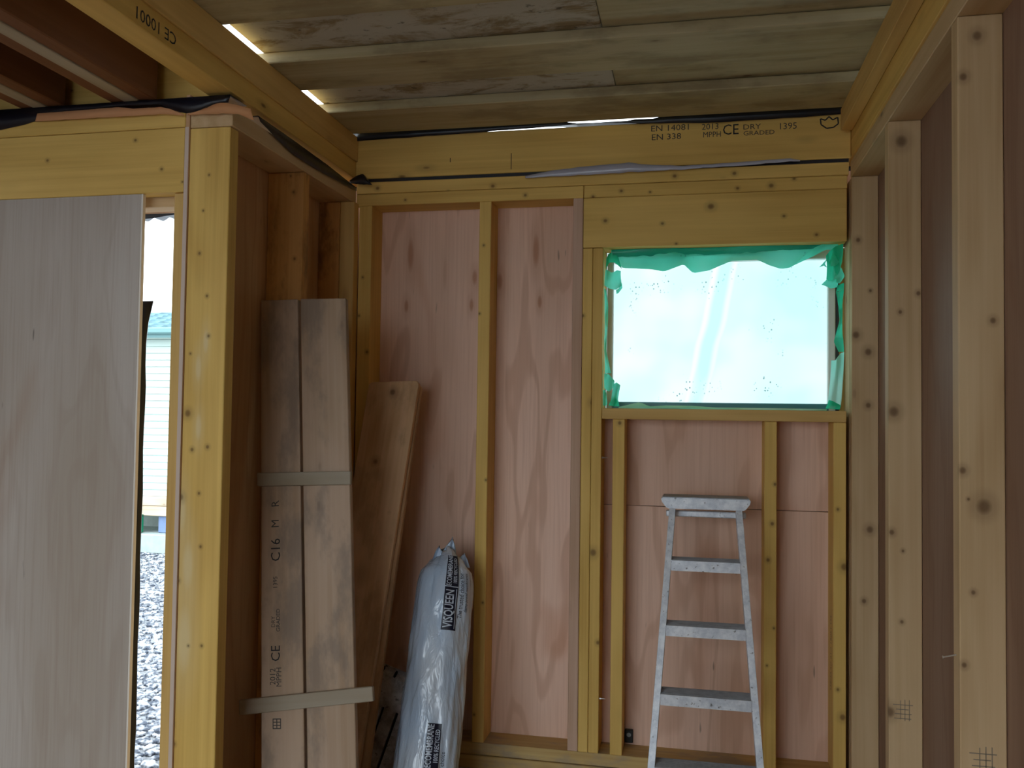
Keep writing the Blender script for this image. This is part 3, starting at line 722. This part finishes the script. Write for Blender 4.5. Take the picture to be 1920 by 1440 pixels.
strip('paper_membrane', [(-1.3842,2.1740,2.1436),(-1.3306,2.1740,2.1555),(-1.3001,2.1740,2.1686),(-1.2677,2.1740,2.1682),(-1.2321,2.1740,2.1602),(-1.1935,2.1740,2.1475)], [(-1.3854,2.1760,2.1413),(-1.3232,2.1760,2.1408),(-1.2745,2.1760,2.1395),(-1.2294,2.1760,2.1355),(-1.1842,2.1760,2.1151)], 24, M_paper, (0, .002, 0), .004, 6,
      label='torn orange paper membrane wrapped round the top of the end stud', cat='paper membrane')
strip('black_membrane', [(-1.2615, 3.088, 2.386), (-.62, 3.088, 2.386), (-.47, 3.088, 2.378), (-.42, 3.088, 2.3675), (-.24, 3.088, 2.3665), (-.20, 3.088, 2.372), (-.15, 3.088, 2.369), (-.10, 3.088, 2.38), (-.02, 3.088, 2.386), (.517, 3.088, 2.386)], [(-1.2839,3.0880,2.3446),(-1.1878,3.0880,2.3479),(-1.0614,3.0880,2.3495),(-0.7740,3.0880,2.3546),(-0.5750,3.0880,2.3597),(-0.4579,3.0880,2.3632),(-0.3045,3.0880,2.3664),(-0.1913,3.0880,2.3544),(-0.0430,3.0880,2.3501),(0.0301,3.0880,2.3442),(0.1740,3.0880,2.3456),(0.3501,3.0880,2.3469),(0.4846,3.0880,2.3503),(0.5085,3.0880,2.3508)], 60, M_black, (0, .06, 0), .004, 8,
      label='black plastic membrane strip above the stamped rim board', cat='plastic sheet')
strip('grey_membrane', [(-0.6016,3.0850,2.1843),(-0.4943,3.0850,2.2011),(-0.3788,3.0850,2.2095),(-0.2273,3.0850,2.2161),(-0.1619,3.0850,2.2055),(-0.0419,3.0850,2.1964),(0.0490,3.0850,2.1979),(0.1745,3.0850,2.2015),(0.3153,3.0850,2.2061),(0.3501,3.0850,2.1990)], [(-0.6011,3.0830,2.1759),(-0.4937,3.0830,2.1773),(-0.3782,3.0830,2.1782),(-0.2269,3.0830,2.1812),(-0.1616,3.0830,2.1822),(-0.0418,3.0830,2.1826),(0.0490,3.0830,2.1861),(0.1744,3.0830,2.1880),(0.3151,3.0830,2.1945),(0.3499,3.0830,2.1948)], 60, M_dpmg, (0, .03, 0), .006, 9,
      label='shiny grey plastic strip bulging out under the stamped rim board', cat='plastic sheet')
strip('membrane_scrap', [(-1.2711,3.0700,2.1923),(-1.2459,3.0700,2.2075),(-1.2206,3.0700,2.2145),(-1.1988,3.0700,2.1853)], [(-1.2710,3.0650,2.1809),(-1.2432,3.0650,2.1757),(-1.2135,3.0650,2.1725),(-1.1797,3.0650,2.1712)], 14, M_black, (0, .025, 0), .01, 10,
      label='crumpled black plastic scrap in the corner on top of the left plate', cat='plastic sheet')

# ---------------------------------------------------------------- pair of planks joined by two battens
pt = empty('joined_planks', (-1.08, 2.39, FZ), label='two grey planks joined by two battens leaning against the left stud wall', cat='planks')
def ext(tl, bl, z):
    tl, bl = Vector(tl), Vector(bl)
    return tl + (bl-tl)*((z-tl.z)/(bl.z-tl.z))
TL, T2, T3, TR = (-1.380, 2.61, 1.680), (-1.251, 2.61, 1.682), (-1.242, 2.61, 1.683), (-1.087, 2.61, 1.683)
BL, B2, B3, BR = (-1.248, 2.43, .262), (-1.111, 2.431, .275), (-1.102, 2.431, .275), (-.951, 2.433, .289)
z0 = FZ+.001
PKW = wood('grey_plank_marked', srgb(180, 156, 132), 'z', stain=.55, stain_col=(.17, .14, .12), wild=.5)
pk1 = slab('plank', (TL, T2, ext(T2, B2, z0), ext(TL, BL, z0)), .022, PKW, pt)
slab('plank', (T3, TR, ext(TR, BR, z0), ext(T3, B3, z0)), .022, PKW, pt)
off = Vector((.002, .992, -.126)) * -.018
def q4(*ps): return [Vector(p)+off for p in ps]
bt = q4((-1.333, 2.54, 1.125), (-1.024, 2.541, 1.138), (-1.021, 2.535, 1.098), (-1.329, 2.534, 1.084))
M_bat = wood('batten_wood', srgb(160, 150, 132), 'x', wild=.2, grain=.6)
slab('batten', bt, .017, M_bat, pt)
bt = q4((-1.330, 2.454, .450), (-.911, 2.462, .520), (-.905, 2.457, .479), (-1.325, 2.449, .407))
slab('batten', bt, .017, M_bat, pt)
# stamped lettering on the left plank, reading upwards
u = (Vector(TL)-Vector(BL)).normalized(); nrm = Vector((.002, .992, -.126))
def PF(p): return frame(Vector(p)-nrm*.0008, u, (-1, 0, 0))
for s, p, sz, mt in (('R', (-1.27, 2.528, 1.032), .036, M_inkf), ('M', (-1.265, 2.52, .972), .036, M_inkf), ('C16', (-1.256, 2.51, .893), .044, M_ink),
                     ('1395', (-1.249, 2.497, .796), .020, M_inkf), ('GRADED', (-1.230, 2.483, .686), .018, M_inkf), ('DRY', (-1.246, 2.483, .68), .018, M_inkf), ('CE', (-1.229, 2.471, .589), .042, M_ink),
                     ('2012', (-1.233, 2.463, .522), .026, M_inkf), ('MPPH', (-1.213, 2.463, .522), .024, M_inkf)):
    stamp(s, sz, PF(p), mt, pk1, sx=.95)
bm = bmesh.new()
for a in (-.014, -.005, .004, .013): bm_box(bm, a-.0013, a+.0013, -.013, .013, -.0002, .0002)
for b in (-.012, 0, .012): bm_box(bm, -.014, .014, b-.0013, b+.0013, -.0002, .0002)
link('stamp', mesh_bm(bm), M_inkf, pk1, PF((-1.209, 2.4465, .39)))

# ---------------------------------------------------------------- leaning board behind, and its twin behind it
A1, A2 = [(-1.1638,3.0300,1.4321),(-0.9721,3.0300,1.4371)]
B1, B2_ = [(-1.1374,2.7400,0.1525),(-1.0633,2.7400,0.1595)]
B1 = (B2_[0]-.18, B2_[1], B2_[2])
LBm = wood('leaning_board_wood', srgb(200, 162, 122), 'z', wild=.3, stain=.3, stain_col=(.12, .06, .03))
lb = empty('leaning_board', (-1.1, 2.72, FZ), label='single brown pine board leaning to the right behind the grey joined planks', cat='board')
def round_slab(name, tl, tr, br, bl, thick, mat, parent, rad=.016, knots=()):
    tl, tr, br, bl = map(Vector, (tl, tr, br, bl))
    o = (tl+tr+br+bl)/4
    z = ((tl-bl)+(tr-br)).normalized(); x = (tr-tl); x = (x-z*x.dot(z)).normalized(); y = z.cross(x)
    M = Matrix.Translation(o) @ Matrix((x, y, z)).transposed().to_4x4()
    L = [M.inverted() @ p for p in (tl, tr, br, bl)]
    pts = []
    for k in range(5):
        a = math.pi - k*math.pi/8
        pts.append((L[0].x+rad+rad*math.cos(a), L[0].z-rad+rad*math.sin(a)))
    for k in range(5):
        a = math.pi/2 - k*math.pi/8
        pts.append((L[1].x-rad+rad*math.cos(a), L[1].z-rad+rad*math.sin(a)))
    pts += [(L[2].x, L[2].z), (L[3].x, L[3].z)]
    bm = bmesh.new()
    f = [bm.verts.new((a, 0, b)) for a, b in pts]; bk = [bm.verts.new((a, thick, b)) for a, b in pts]
    bm.faces.new(f); bm.faces.new(bk[::-1])
    for i in range(len(pts)):
        j = (i+1) % len(pts); bm.faces.new((f[i], bk[i], bk[j], f[j]))
    bmesh.ops.bevel(bm, geom=bm.edges[:], offset=.002, segments=1, affect='EDGES')
    if knots:
        Mi = M.inverted()
        mat = wood('leaning_board_knotty', srgb(222, 184, 142), 'z', wild=.3, stain=.3, stain_col=(.12, .06, .03),
                   knots=[tuple(Mi @ Vector(k[:3])) + (k[3],) for k in knots])
    return link(name, mesh_bm(bm), mat, parent, M)
kn = [(-1.0692,3.0200,1.3955,0.0155)] + [(-1.1087,2.9700,1.1441,0.0152),(-1.0978,2.9700,1.1007,0.0190)] + [(-1.0395,2.9150,0.9741,0.0074),(-1.0413,2.9150,0.8630,0.0093)] + [(-1.1236,2.9000,0.7545,0.0297)] + [(-1.1023,2.8700,0.5752,0.0165),(-1.0871,2.8700,0.4946,0.0128)]
round_slab('board', A1, A2, ext(A2, B2_, z0), ext(A1, B1, z0), .022, LBm, lb, knots=kn)
lb2 = empty('leaning_board', (-1.05, 2.76, FZ), label='second brown board hidden just behind the single leaning board, only its edge showing', cat='board')
sh = Vector((.006, .026, -.012))
round_slab('board', Vector(A1)+sh, Vector(A2)+sh+Vector((-.006, 0, 0)), ext(Vector(A2)+sh, Vector(B2_)+sh+Vector((.018, 0, 0)), z0), ext(Vector(A1)+sh, Vector(B1)+sh, z0), .022, LBm, lb2)

# ---------------------------------------------------------------- grey slotted metal panel
def metal_dirty():
    m, nt, bs = new_mat('dirty_grey_metal')
    raw, v = coords(nt)
    a = nse(nt, v, 13.0, 5.0, .7); b = nse(nt, v, 45.0, 3.0, .6)
    col = mixc(nt, mrange(nt, a, .35, .65), srgb(150, 148, 147), srgb(224, 225, 226))
    col = mixc(nt, mrange(nt, b, .6, .72, 0, .8), col, srgb(38, 36, 36))
    nt.links.new(col, bs.inputs['Base Color']); bs.inputs['Roughness'].default_value = .5; bs.inputs['Metallic'].default_value = .25
    return m
gp = empty('slotted_panel', (-.9, 2.75, FZ), label='dirty grey panel with long black slots leaning between the boards and the plastic roll', cat='panel')
g_tl, g_tr = [Vector(p) for p in [(-1.1628,3.0300,0.3901),(-0.8957,3.0300,0.3962)]]
g_b0, g_b1 = [Vector(p) for p in [(-1.2632,2.9700,0.0517),(-0.9983,2.9700,0.0729)]]
g_bl = ext(g_tl, g_b0, z0); g_br = ext(g_tr, g_b1, z0)
o_ = (g_tr+g_tl+g_br+g_bl)/4
zz = ((g_tl-g_bl)+(g_tr-g_br)).normalized(); xx = (g_tr-g_tl); xx = (xx-zz*xx.dot(zz)).normalized(); yy_ = zz.cross(xx)
GM = Matrix.Translation(o_) @ Matrix((xx, yy_, zz)).transposed().to_4x4()
W2, H2 = (g_tr-g_tl).length/2, (g_tl-g_bl).length/2
xsn = [-W2, -.062, -.052, -.012, -.002, .044, .054, W2]
zsn = [-H2, -.17, -.155, .05, .065, .14, .155, .185, H2]
bm = bmesh.new()
grid = {}
for i, x in enumerate(xsn):
    for j, z in enumerate(zsn): grid[i, j] = bm.verts.new((x, 0, z))
for i in range(len(xsn)-1):
    for j in range(len(zsn)-1):
        slot = i in (1, 3, 5) and j in (0, 2, 4 if i == 1 else 2, 6)
        if not slot: bm.faces.new((grid[i, j], grid[i+1, j], grid[i+1, j+1], grid[i, j+1]))
o = link('panel', mesh_bm(bm), metal_dirty(), gp, GM)
md = o.modifiers.new('t', 'SOLIDIFY'); md.thickness = .012; md.offset = 1
box_back = bmesh.new(); bm_box(box_back, -W2+.004, W2-.004, .016, .02, -H2+.004, H2-.004)
link('backing', mesh_bm(box_back), plain('slot_black', (.006, .006, .008), .6), gp, GM)

# ---------------------------------------------------------------- wrapped membrane roll
rl = empty('membrane_roll', (-.83, 2.75, FZ), label='tall roll of membrane in shiny grey-blue plastic wrapping leaning beside the stud', cat='roll')
RA, RB = Vector((-.838, 2.715, FZ+.012)), Vector((-.842, 2.975, .765))
ax = (RB-RA); RLEN = ax.length; ax = ax.normalized()
rx = Vector((1, 0, 0)); rx = (rx-ax*rx.dot(ax)).normalized(); ry = ax.cross(rx)      # ry points away from the viewer
def roll_pt(th, t, off=0.0):
    """th: angle from the viewer side towards +x; t: 0 bottom .. 1 shoulder"""
    r = .104 - .004*t
    if t > .9: r *= 1 - .10*((t-.9)/.1)**2
    if t < .02: r *= .96
    w = .0045*math.sin(7*th + 2.2*noise.noise((t*3.5, 2, 0))*3) * (.5+.5*noise.noise((th*1.4, t*3, 4)))
    w += .006*noise.noise((th*2.2, t*2.1, 1)) + .0035*noise.noise((th*6, t*5, 9))
    w -= .006*max(0, math.cos((th-.1)*9))**6*.5
    r = r + w + off
    return RA + ax*(t*RLEN) + rx*(r*math.sin(th)) - ry*(r*.9*math.cos(th))
NT, NH = 96, 90
vs, fs = [], []
for j in range(NH+1):
    t = j/NH
    for i in range(NT): vs.append(roll_pt(i/NT*2*math.pi - math.pi, t))
for j in range(NH):
    for i in range(NT):
        a = j*NT+i; b = j*NT+(i+1) % NT
        fs.append((a, b, b+NT, a+NT))
# gathered top: rings closing into a crumpled ridge
nlast = NH*NT
for k in range(1, 9):
    s = k/8
    for i in range(NT):
        th = i/NT*2*math.pi - math.pi
        p = roll_pt(th, 1.0)
        c = RB
        d = p - c
        tgt = c + rx*(d.dot(rx)*(1-.72*s)) + ry*(d.dot(ry)*(1-.93*s))
        lift = .062*math.sin(s*math.pi/2) * (1 + .35*math.sin(th*2.0+.6)) + .014*s*noise.noise((th*4, s*3, 3)) 
        cr = .006*s*math.sin(th*17)
        vs.append(tgt + ax*lift + rx*cr - rx*.012*s)
for k in range(8):
    for i in range(NT):
        a = (NH+k)*NT+i; b = (NH+k)*NT+(i+1) % NT
        fs.append((a, b, b+NT, a+NT))
fs.append(tuple((NH+8)*NT+i for i in range(NT)))
fs.append(tuple(range(NT))[::-1])
me = bpy.data.meshes.new('wrapping'); me.from_pydata([tuple(v) for v in vs], [], fs); me.update()
def wrap_mat():
    m, nt, bs = new_mat('grey_blue_wrapping')
    raw, v = coords(nt, False)
    a = nse(nt, vmul(nt, v, (6, 6, 1.2)), 1.0, 2.0)
    nt.links.new(mixc(nt, mrange(nt, a, .35, .65), srgb(178, 198, 222), srgb(204, 214, 226)), bs.inputs['Base Color'])
    bs.inputs['Roughness'].default_value = .2; bs.inputs['Specular IOR Level'].default_value = .6
    bs.inputs['Coat Weight'].default_value = .5; bs.inputs['Coat Roughness'].default_value = .1
    w = nse(nt, vmul(nt, v, (38, 38, 3.0)), 1.0, 3.0, .5, 1.0)
    bp = nd(nt, 'ShaderNodeBump'); bp.inputs['Strength'].default_value = .5; bp.inputs['Distance'].default_value = .012
    nt.links.new(w, bp.inputs['Height']); nt.links.new(bp.outputs[0], bs.inputs['Normal']); nt.links.new(bp.outputs[0], bs.inputs['Coat Normal'])
    return m
M_wrap = wrap_mat()
link('wrapping', me, M_wrap, rl, Matrix.Identity(4), smooth=True)
# torn tufts on top
def tuft(c, w, h, lean, seed):
    rows = []
    for k in range(7):
        s = k/6
        r = []
        for i in range(9):
            q = i/8-.5
            ww = w*(1-s)**.75
            r.append(c + rx*(q*ww + lean*s) + ax*(h*s*(1-.25*abs(q))) - ry*(.012*math.cos(q*5+seed)*(1-.5*s) + .006*math.sin(q*18+seed)))
        rows.append(r)
    sheet('torn_tuft', rows, M_wrap, rl)
tuft(RB + rx*-.012 + ax*.028, .085, .098, .022, 1)
tuft(RB + rx*.052 + ax*.02, .055, .05, .006, 2)
tuft(RB + rx*-.02 + ax*.03 - ry*.02, .06, .06, -.012, 4)
M_lab = plain('black_print', srgb(16, 22, 44), .3)
M_labw = plain('pale_print', srgb(196, 206, 220), .3)
def rp(u_, s_, off):      # u_: metres along the roll, s_: metres round it (towards +x)
    return roll_pt(s_/.097, u_/RLEN, off)
def panel(u0, u1, s0, s1, mat, off=.0012, name='printed_panel'):
    n, m_ = 40, 10
    rows = [[rp(u0+(u1-u0)*j/n, s0+(s1-s0)*i/m_, off) for i in range(m_+1)] for j in range(n+1)]
    return sheet(name, rows, mat, rl)
def ptext(s, u_c, s_c, size, mat, sx=1.0, bold=0.0, off=.0022, name='lettering'):
    me = text_mesh(s, size, sx, bold)
    bm = bmesh.new(); bm.from_mesh(me)
    bmesh.ops.triangulate(bm, faces=bm.faces[:])
    bmesh.ops.subdivide_edges(bm, edges=[e for e in bm.edges if e.calc_length() > .006], cuts=2, use_grid_fill=False)
    bmesh.ops.triangulate(bm, faces=[f for f in bm.faces if len(f.verts) > 3])
    for v in bm.verts:
        v.co = rp(u_c + v.co.x, s_c - v.co.y, off)
    bm.to_mesh(me); bm.free()
    return link(name, me, mat, rl, Matrix.Identity(4))
UB_, S0 = .545, .024
panel(UB_, UB_+.142, S0, S0+.046, M_lab)
ptext('VISQUEEN', UB_+.071, S0+.020, .040, M_labw, .68, .0006)
panel(UB_+.006, UB_+.136, S0+.039, S0+.0415, M_labw, .0018, 'printed_line')
panel(UB_+.145, UB_+.252, S0, S0+.046, M_lab)
ptext('ECOMEMBRANE', UB_+.199, S0+.013, .024, M_labw, .62, .0004)
ptext('100% RECYCLED', UB_+.199, S0+.034, .019, M_labw, .64, .0003)
ptext('The trusted choice for', UB_+.118, S0+.060, .022, M_lab, .75)
ptext('damp proof membranes', UB_+.130, S0+.078, .018, M_lab, .75)
panel(.12, .255, .016, .060, M_lab)
ptext('ECOMEMBRANE', .188, .028, .027, M_labw, .66, .0004)
ptext('100% RECYCLED', .188, .050, .020, M_labw, .68, .0003)
ptext('The trusted choice', .11, .074, .022, M_lab, .75)
panel(-.01, .117, .016, .060, M_lab)
ptext('VISQUEEN', .054, .036, .036, M_labw, .68, .0006)

# ---------------------------------------------------------------- aluminium stepladder
def alu():
    m, nt, bs = new_mat('worn_aluminium')
    raw, v = coords(nt)
    a = nse(nt, v, 30.0, 5.0, .7); b = nse(nt, v, 90.0, 3.0, .6)
    col = mixc(nt, mrange(nt, a, .3, .7), srgb(196, 203, 214), srgb(234, 238, 244))
    col = mixc(nt, mrange(nt, b, .62, .74, 0, .75), col, srgb(70, 66, 60))
    nt.links.new(col, bs.inputs['Base Color']); bs.inputs['Metallic'].default_value = .25; bs.inputs['Roughness'].default_value = .4
    return m
M_alu = alu()
M_tread = plain('grey_ribbed_tread', srgb(158, 162, 168), .6, 0.0, var=.15, vscale=40)
ld = empty('stepladder', (.045, 2.6, FZ), label='worn silver aluminium stepladder leaning folded against the studs under the window', cat='ladder')
th = math.radians(21.5)
LU = Vector((0, math.sin(th), math.cos(th))); LN = Vector((0, -math.cos(th), math.sin(th)))   # along the rails; towards the viewer
LO = Vector((.043, 2.905, .838))          # middle of the top rung's front edge
def bar(name, p0, p1, half_x, depth, mat, parent, lip=.004):
    """C-section rail between two points on the front face"""
    p0, p1 = Vector(p0), Vector(p1)
    z = (p1-p0).normalized(); x = Vector((1, 0, 0)); x = (x-z*x.dot(z)).normalized(); y = z.cross(x)
    L = (p1-p0).length
    M = Matrix.Translation((p0+p1)/2) @ Matrix((x, y, z)).transposed().to_4x4()
    bm = bmesh.new()
    bm_box(bm, -half_x, half_x, 0, .003, -L/2, L/2)
    bm_box(bm, -half_x, -half_x+.003, .003, depth, -L/2, L/2)
    bm_box(bm, half_x-.003, half_x, .003, depth, -L/2, L/2)
    bmesh.ops.bevel(bm, geom=bm.edges[:], offset=.0008, segments=1, affect='EDGES')
    return link(name, mesh_bm(bm), mat, parent, M)
topL, topR = LO + LU*.178, LO + LU*.178
sb = (LO.z - FZ - .012)/LU.z
for sgn, xt, xb in ((-1, -.066, -.131), (1, .149, .215)):
    a = LO + LU*.19; b = LO - LU*sb
    a = Vector((xt, a.y, a.z)); b = Vector((xb, b.y, b.z))
    r_ = bar('rail', b, a, .0105, .034, M_alu, ld)
    bm = bmesh.new(); bm_box(bm, -.0135, .0135, -.003, .037, -.012, .03)
    bmesh.ops.bevel(bm, geom=bm.edges[:], offset=.002, segments=1, affect='EDGES')
    ft = link('foot', mesh_bm(bm), plain('black_rubber', (.02, .02, .02), .7), r_, Matrix.Translation(b) @ Matrix.Rotation(-th, 4, 'X'))
    # back frame leg, folded flat behind
    a2 = a - LN*.045 - LU*.035; b2 = b - LN*.045 + LU*.04
    a2.x += sgn*.001; b2.x += sgn*.004
    bar('back_leg', b2, a2, .008, .022, M_alu, ld)
for k in range(0, 5):
    s = k*.207
    c = LO - LU*s
    f = (s+.19)/(sb+.19)
    xl = -.066 + (-.131+.066)*f + .0108; xr = .149 + (.215-.149)*f - .0108
    if c.z < FZ+.03: break
    tr = box('tread', xl, xr, c.y+.0005, c.y+.08, c.z+.012, c.z+.0165, M_tread, ld, .001)
    bm = bmesh.new()
    cx_, h = (xl+xr)/2, .03
    bm_box(bm, xl-cx_, xr-cx_, -.002, .0, -.0165, .0165)
    bm_box(bm, xl-cx_, xr-cx_, .0, .010, -.0165, -.0145)
    link('tread_front', mesh_bm(bm), M_alu, tr, Matrix.Translation((cx_, c.y, c.z)))
    bm = bmesh.new()
    for q in range(9):
        y_ = .006+q*.008
        bm_box(bm, xl-cx_+.002, xr-cx_-.002, y_, y_+.003, .0166, .0178)
    link('tread_ribs', mesh_bm(bm), M_tread, tr, Matrix.Translation((cx_, c.y, c.z)), kind='stuff')
# top cap: bevelled-end tread over both rails, with the back frame's bar below it
cz_ = 1.028; cy_ = LO.y + (cz_-LO.z)*math.tan(th) - .004
bm = bmesh.new()
pf = [(-.103, .022), (.186, .022), (.186, .010), (.168, -.014), (-.084, -.014), (-.103, .010)]
fv = [bm.verts.new((x, 0, z)) for x, z in pf]; bv = [bm.verts.new((x, .11, z)) for x, z in pf]
bm.faces.new(fv); bm.faces.new(bv[::-1])
for i in range(6):
    j = (i+1) % 6; bm.faces.new((fv[i], bv[i], bv[j], fv[j]))
bmesh.ops.bevel(bm, geom=bm.edges[:], offset=.003, segments=2, affect='EDGES')
link('top_cap', mesh_bm(bm), M_alu, ld, Matrix.Translation((0, cy_, cz_)))
box('back_bar', -.088, .174, cy_+.045, cy_+.07, .983, 1.003, M_alu, ld, .003)
box('top_tread', -.098, .181, cy_+.004, cy_+.106, cz_+.0222, cz_+.0255, M_tread, ld, .001)

# ---------------------------------------------------------------- outside, seen through the gap: neighbour's cabin
HY = 9.0
hs = empty('cabin', (-6.5, HY, -.3), label='white clad cabin with grey-green tiled roof across the gravel outside the door', cat='cabin')
HX0, HX1 = -10.5, -4.3
M_sid = plain('white_siding', srgb(204, 218, 210), .5)
M_tile = plain('grey_green_tile', srgb(96, 132, 140), .6, var=.25, vscale=5)
M_fas = plain('green_fascia', srgb(120, 160, 160), .5)
box('house_wall', HX0+.02, HX1-.02, HY+.03, HY+2.6, .33, 2.2, M_sid, hs, 0)
nb = 23; bh = (2.125-.335)/nb
me_s = None
for k in range(nb):
    zb = .335 + k*bh
    if me_s is None:
        bm = bmesh.new()
        L2 = (HX1-HX0)/2
        vs_ = [(-L2, -.022, 0), (L2, -.022, 0), (L2, -.002, bh), (-L2, -.002, bh), (-L2, .03, 0), (L2, .03, 0), (L2, .03, bh), (-L2, .03, bh)]
        vv = [bm.verts.new(p) for p in vs_]
        for f in ((0,1,2,3),(5,4,7,6),(0,4,5,1),(3,2,6,7),(0,3,7,4),(1,5,6,2)): bm.faces.new([vv[i] for i in f])
        me_s = mesh_bm(bm); me_s.materials.append(M_sid)
    link('siding_board', me_s, None, hs, Matrix.Translation(((HX0+HX1)/2, HY, zb)))
box('fascia', HX0-.2, HX1+.2, HY-.2, HY-.17, 2.13, 2.235, M_fas, hs, .004)
box('soffit', HX0-.2, HX1+.2, HY-.169, HY+.03, 2.13, 2.145, M_sid, hs, 0)
box('gutter', HX0-.2, HX1+.2, HY-.27, HY-.201, 2.17, 2.24, M_fas, hs, .015)
# roof: sloping base with rows of curved tiles
RS = .2
bm = bmesh.new()
y0r, y1r = HY-.22, HY+2.3
zr = lambda y: 2.225 + RS*(y-(HY-.22))
v8 = [bm.verts.new(p) for p in ((HX0-.2, y0r, zr(y0r)-.05), (HX1+.2, y0r, zr(y0r)-.05), (HX1+.2, y1r, zr(y1r)-.05), (HX0-.2, y1r, zr(y1r)-.05),
                                (HX0-.2, y0r, zr(y0r)-.01), (HX1+.2, y0r, zr(y0r)-.01), (HX1+.2, y1r, zr(y1r)-.01), (HX0-.2, y1r, zr(y1r)-.01))]
for f in ((0,3,2,1),(4,5,6,7),(0,1,5,4),(1,2,6,5),(2,3,7,6),(3,0,4,7)): bm.faces.new([v8[i] for i in f])
link('roof', mesh_bm(bm), M_tile, hs)
bm = bmesh.new()
TW, TL_ = .2, .3
n = 6
for i in range(n+1):
    x = -TW/2 + TW*i/n; h = .022*math.sin(i/n*2*math.pi)
    bm.verts.new((x, 0, .028+h)); bm.verts.new((x, TL_, .004+RS*TL_+h))
    bm.verts.new((x, 0, .006+h))
bm.verts.ensure_lookup_table()
for i in range(n):
    a = [bm.verts[i*3+q] for q in range(3)]; b = [bm.verts[i*3+3+q] for q in range(3)]
    bm.faces.new((a[0], b[0], b[1], a[1])); bm.faces.new((a[2], b[2], b[0], a[0]))
me_t = mesh_bm(bm); me_t.materials.append(M_tile)
for p in me_t.polygons: p.use_smooth = True
cnt = 0
for r_i in range(8):
    for c_i in range(13):
        x = -7.35 + c_i*TW + (.1 if r_i % 2 else 0); y = y0r + r_i*.27
        link('roof_tile', me_t, None, hs, Matrix.Translation((x, y, zr(y)-.005)))
# timber base, piers and footing under the cabin
M_deckt = wood('pale_deck_timber', srgb(214, 196, 170), 'x', wild=1.0)
box('base_beam', HX0, HX1, HY-.03, HY+.12, .225, .331, M_deckt, hs, .006)
box('base_beam', HX0, HX1, HY-.02, HY+.12, .108, .222, M_deckt, hs, .006)
M_block = plain('blue_grey_block', srgb(120, 140, 176), .8, var=.1)
M_conc = plain('pale_concrete', srgb(178, 190, 186), .85, var=.1)
for x in (-5.98, -8.2):
    box('pier_block', x, x+.44, HY+.02, HY+.42, -.085, .107, M_block, hs, .008)
box('back_skirt', HX0+.1, HX1-.1, HY+.5, HY+.56, -.085, .107, M_conc, hs, 0)
box('footing', HX0-.1, HX1+.1, HY-.12, HY+.7, -.3, -.087, M_conc, hs, .01)
gb = box('green_box', -6.42, -6.145, HY-.1, HY+.0, -.086, .105, plain('green_plastic', srgb(16, 120, 84), .5), None, .01, label='small green plastic box on the cabin footing outside', cat='box')
bm = bmesh.new(); bm_box(bm, -.142, .142, -.053, .053, 0, .018)
link('box_lid', mesh_bm(bm), plain('green_lid', srgb(20, 100, 74), .5), gb, Matrix.Translation((-6.2825, HY-.05, .1055)))
# loose stones on the ground in view of the gap
vs, fs = [], []
bm = bmesh.new(); bmesh.ops.create_icosphere(bm, subdivisions=1, radius=1.0)
ico_v = [v.co.copy() for v in bm.verts]; ico_f = [tuple(v.index for v in f.verts) for f in bm.faces]; bm.free()
rg = random.Random(11)
for k in range(6500):
    y = 3.25 + 5.6*rg.random()**1.35
    xc = -2.2 - (y-3.25)*.66
    x = xc + rg.uniform(-.55, .75)
    s = rg.uniform(.010, .026)
    R_ = Matrix.Rotation(rg.random()*6.28, 3, 'Z') @ Matrix.Diagonal((s*rg.uniform(.8, 1.5), s, s*rg.uniform(.45, .8)))
    b0 = len(vs)
    for v in ico_v:
        q = R_ @ v
        vs.append((x+q.x, y+q.y, -.299+q.z+s*.3))
    for f in ico_f: fs.append(tuple(b0+i for i in f))
me = bpy.data.meshes.new('gravel'); me.from_pydata(vs, [], fs); me.update()
def stone_mat():
    m, nt, bs = new_mat('gravel_stones')
    tc = nd(nt, 'ShaderNodeTexCoord').outputs['Object']
    a = nse(nt, tc, 26.0, 1.0)
    nt.links.new(mixc(nt, mrange(nt, a, .35, .65), srgb(70, 78, 92), srgb(196, 200, 206)), bs.inputs['Base Color'])
    bs.inputs['Roughness'].default_value = .7
    return m
link('gravel', me, stone_mat(), None, label='loose grey gravel stones on the ground outside the door', cat='gravel', kind='stuff')
